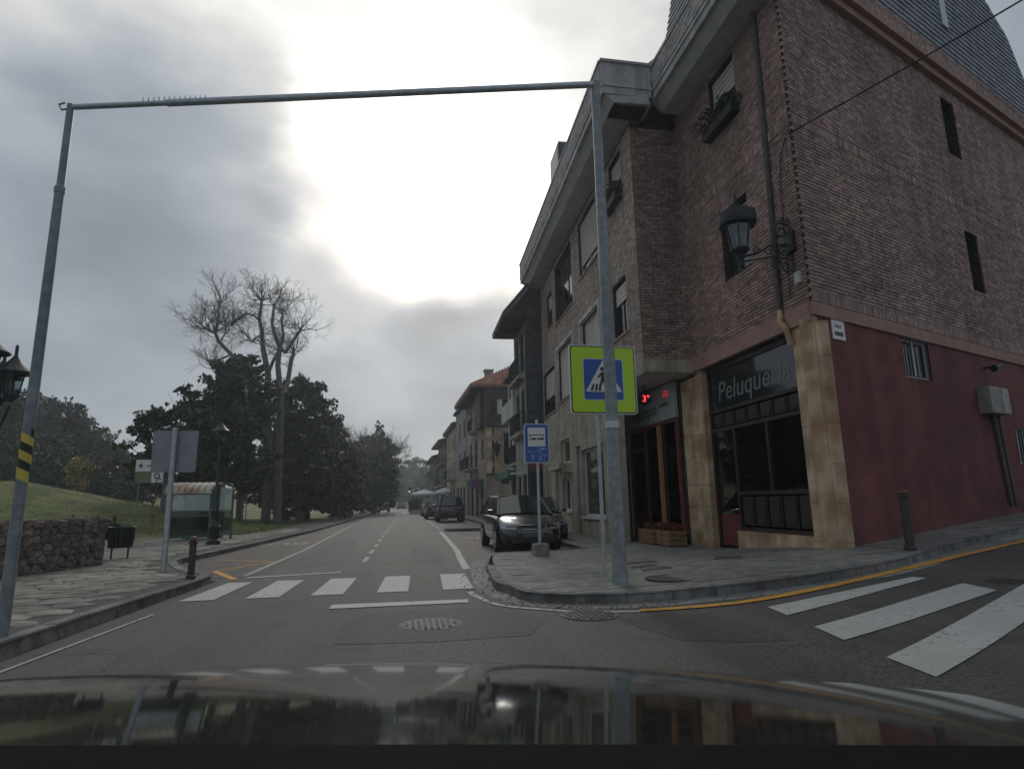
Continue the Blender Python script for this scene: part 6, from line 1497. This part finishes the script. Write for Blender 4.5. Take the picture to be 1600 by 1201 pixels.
bare('thin bare tree showing behind the magnolia at the left', 300, 590, 50, 30, 43, depth=5)
bare('low bare tree with spreading twigs left of the plane tree', 318, 560, 49, 30, 48, depth=5)
# wood on the rise behind the lawn
wd = [(-6, 596, 66), (22, 606, 74), (52, 618, 78), (84, 622, 82), (108, 632, 80), (132, 655, 84), (156, 668, 80), (178, 690, 84), (200, 712, 80), (-40, 600, 70), (40, 660, 66), (100, 680, 68), (150, 706, 70), (192, 730, 66), (0, 670, 62), (70, 700, 60)]
wpos = ['leftmost of the back row', 'second of the back row', 'third of the back row', 'fourth of the back row', 'fifth of the back row', 'sixth of the back row', 'seventh of the back row', 'eighth of the back row', 'last of the back row beside the magnolia', 'behind the clustered lanterns at the edge', 'front row, second from the left', 'front row above the ochre tree', 'front row right of the ochre tree', 'front row nearest the arrow sign', 'front row at the left edge', 'front row left of the ochre tree']
kinds = ['greyish', 'brown twigged', 'dull olive', 'dark']
for k, (u, v, y) in enumerate(wd):
    E_('%s woodland tree behind the lawn, %s' % (kinds[k % 4], wpos[k]), [(u, v + 22, 22, 24), (u - 14, v + 50, 24, 30), (u + 14, v + 48, 24, 30), (u, v + 78, 30, 34)], m=('brownleaf', 'brownleaf', 'evergreen2', 'evergreen')[k % 4], y=y, size=.24, n=70, seed=60 + k, name='woodland_tree', group='woodland trees on the rise behind the lawn', trunk_r=.2)
for k, (u, v, y) in enumerate([(10, 602, 70), (45, 612, 76), (84, 616, 80), (120, 640, 80), (150, 662, 80), (178, 688, 80)]):
    bare('bare twiggy tree topping the wood, ' + ('leftmost of six', 'second of six', 'third of six', 'fourth of six', 'fifth of six', 'rightmost of six')[k], u, v - 6, y, 20, 80 + k, name='woodland_tree', group='bare trees topping the wood', depth=5)
E_('small ochre leaved tree at the edge of the wood', [(122, 728, 20, 18), (118, 748, 26, 12)], m='ochre', y=58, size=.2, n=60, seed=90, trunk_r=.1)
for k, (u, v, ru, rv, y) in enumerate([(20, 735, 45, 18, 66), (100, 742, 45, 14, 66), (180, 755, 40, 18, 60), (238, 768, 28, 18, 50)]):
    E_(['dark thicket at the foot of the wood, farthest left', 'low thicket below the ochre tree', 'dark undergrowth between the wood and the magnolia', 'dark undergrowth beneath the magnolia'][k], [(u, v, ru, rv)], y=y, size=.2, n=110, seed=95 + k, name='thicket', trunk_r=.08)
# trees at the far end
for k, (u, v, ru, rv, y, m) in enumerate([(648, 745, 26, 28, 190, 'spring'), (632, 765, 20, 22, 180, 'spring'), (672, 758, 18, 26, 160, 'evergreen2'), (665, 772, 22, 18, 150, 'evergreen2'), (625, 740, 10, 16, 200, 'spring'), (690, 765, 20, 22, 170, 'evergreen2'), (618, 770, 14, 14, 160, 'evergreen')]):
    E_(['pale green tree crown closing the street, tallest at the far end', 'pale green tree low at the far end, left of the tallest', 'darker tree against the terrace at the far end', 'dark low tree behind the cafe parasols', 'faint green tree peeping at the road bend', 'dark tree hidden behind the last terrace house', 'dark low tree over the pale end wall'][k], [(u, v, ru, rv), (u - ru * .4, v + rv * .5, ru * .7, rv * .7), (u + ru * .4, v + rv * .4, ru * .7, rv * .7)], m=m, y=y, size=.5, n=80, seed=120 + k, name='distant_tree', trunk_r=.4)
hg = thing('hedge', 'clipped green hedge planter in front of the cafe parasols', 'hedge', (1.7, 77, .0)); V_ = leaves([(1.7 + random.uniform(-.5, .7), 77 + random.uniform(-.6, .6), .3 + random.uniform(0, 1.3)) for _ in range(40)], 50, .3, .1, 5); leafobj(V_, 'foliage', 'spring', hg); p = MB(); p.box(1.1, 2.5, 76.4, 77.6, 0, .45); p.build('trough', 'whiteframe', hg)

# ================================================================== OWN CAR: BONNET AND DASHBOARD
YAW = -math.atan2(_M[0][2] * -1, _M[1][2] * -1)
oc = thing('car', 'glossy dark bonnet and black dashboard edge of the car the picture is taken from', 'car', (0, 0, .0), YAW)
def zbn(x, y): return 1.125 - .146 * (y - .49) - .034 * (y - .49) ** 2 - .0389 * x - .0506 * x * x
edge = lambda x: 1.21 - .04 * (x + .1) ** 2
p = MB(); NX = 70
for i in range(NX + 1):
    x = -1.15 + 2.3 * i / NX
    for j in range(41): y = .30 + (edge(x) - .30) * j / 40; p.v.append((x, y, zbn(x, y)))
    for j in range(1, 9): a = j / 8 * 1.45; ye = edge(x); p.v.append((x, ye + .05 * math.sin(a), zbn(x, ye) - .010 * math.sin(a) - .05 * (1 - math.cos(a))))
n = 49
for i in range(NX):
    for j in range(n - 1): a = i * n + j; p.f.append((a, a + 1, a + n + 1, a + n))
bo = lpart(p, 'bonnet', 'bonnet', oc)
for q_ in bo.data.polygons: q_.use_smooth = True
p = MB(); p.box(-1.0, 1.0, .35, 1.1, .3, .85); lpart(p, 'body_under', 'plastic', oc)
dsh = MB()
for i in range(31):
    x = -1.1 + 2.2 * i / 30
    for (yv, dz_) in ((.12, -.06), (.26, -.004), (.345, .0), (.352, -.006), (.352, -.08), (.12, -.1)): dsh.v.append((x, yv, 1.176 - .010 * x * x - .018 * x + dz_))
for i in range(30):
    for j in range(5): a = i * 6 + j; dsh.f.append((a, a + 1, a + 7, a + 6))
db = lpart(dsh, 'dashboard', 'dash', oc)

# ================================================================== HAZE
hz = MB(); hz.box(-230, 230, -30, 330, -1.4, 34); hzo = hz.build('haze', 'earth', None); hzo['kind'] = 'stuff'; hzo['label'] = 'thin pale haze in the air over the whole street'; hzo['category'] = 'haze'
hm = bpy.data.materials.new('haze_air'); hm.use_nodes = True; hm.node_tree.nodes.clear(); vo = hm.node_tree.nodes.new('ShaderNodeVolumePrincipled'); vo.inputs['Density'].default_value = .0011; vo.inputs['Color'].default_value = (.86, .92, 1, 1); vo.inputs['Anisotropy'].default_value = .6
mo = hm.node_tree.nodes.new('ShaderNodeOutputMaterial'); hm.node_tree.links.new(vo.outputs[0], mo.inputs['Volume']); hzo.data.materials.clear(); hzo.data.materials.append(hm)
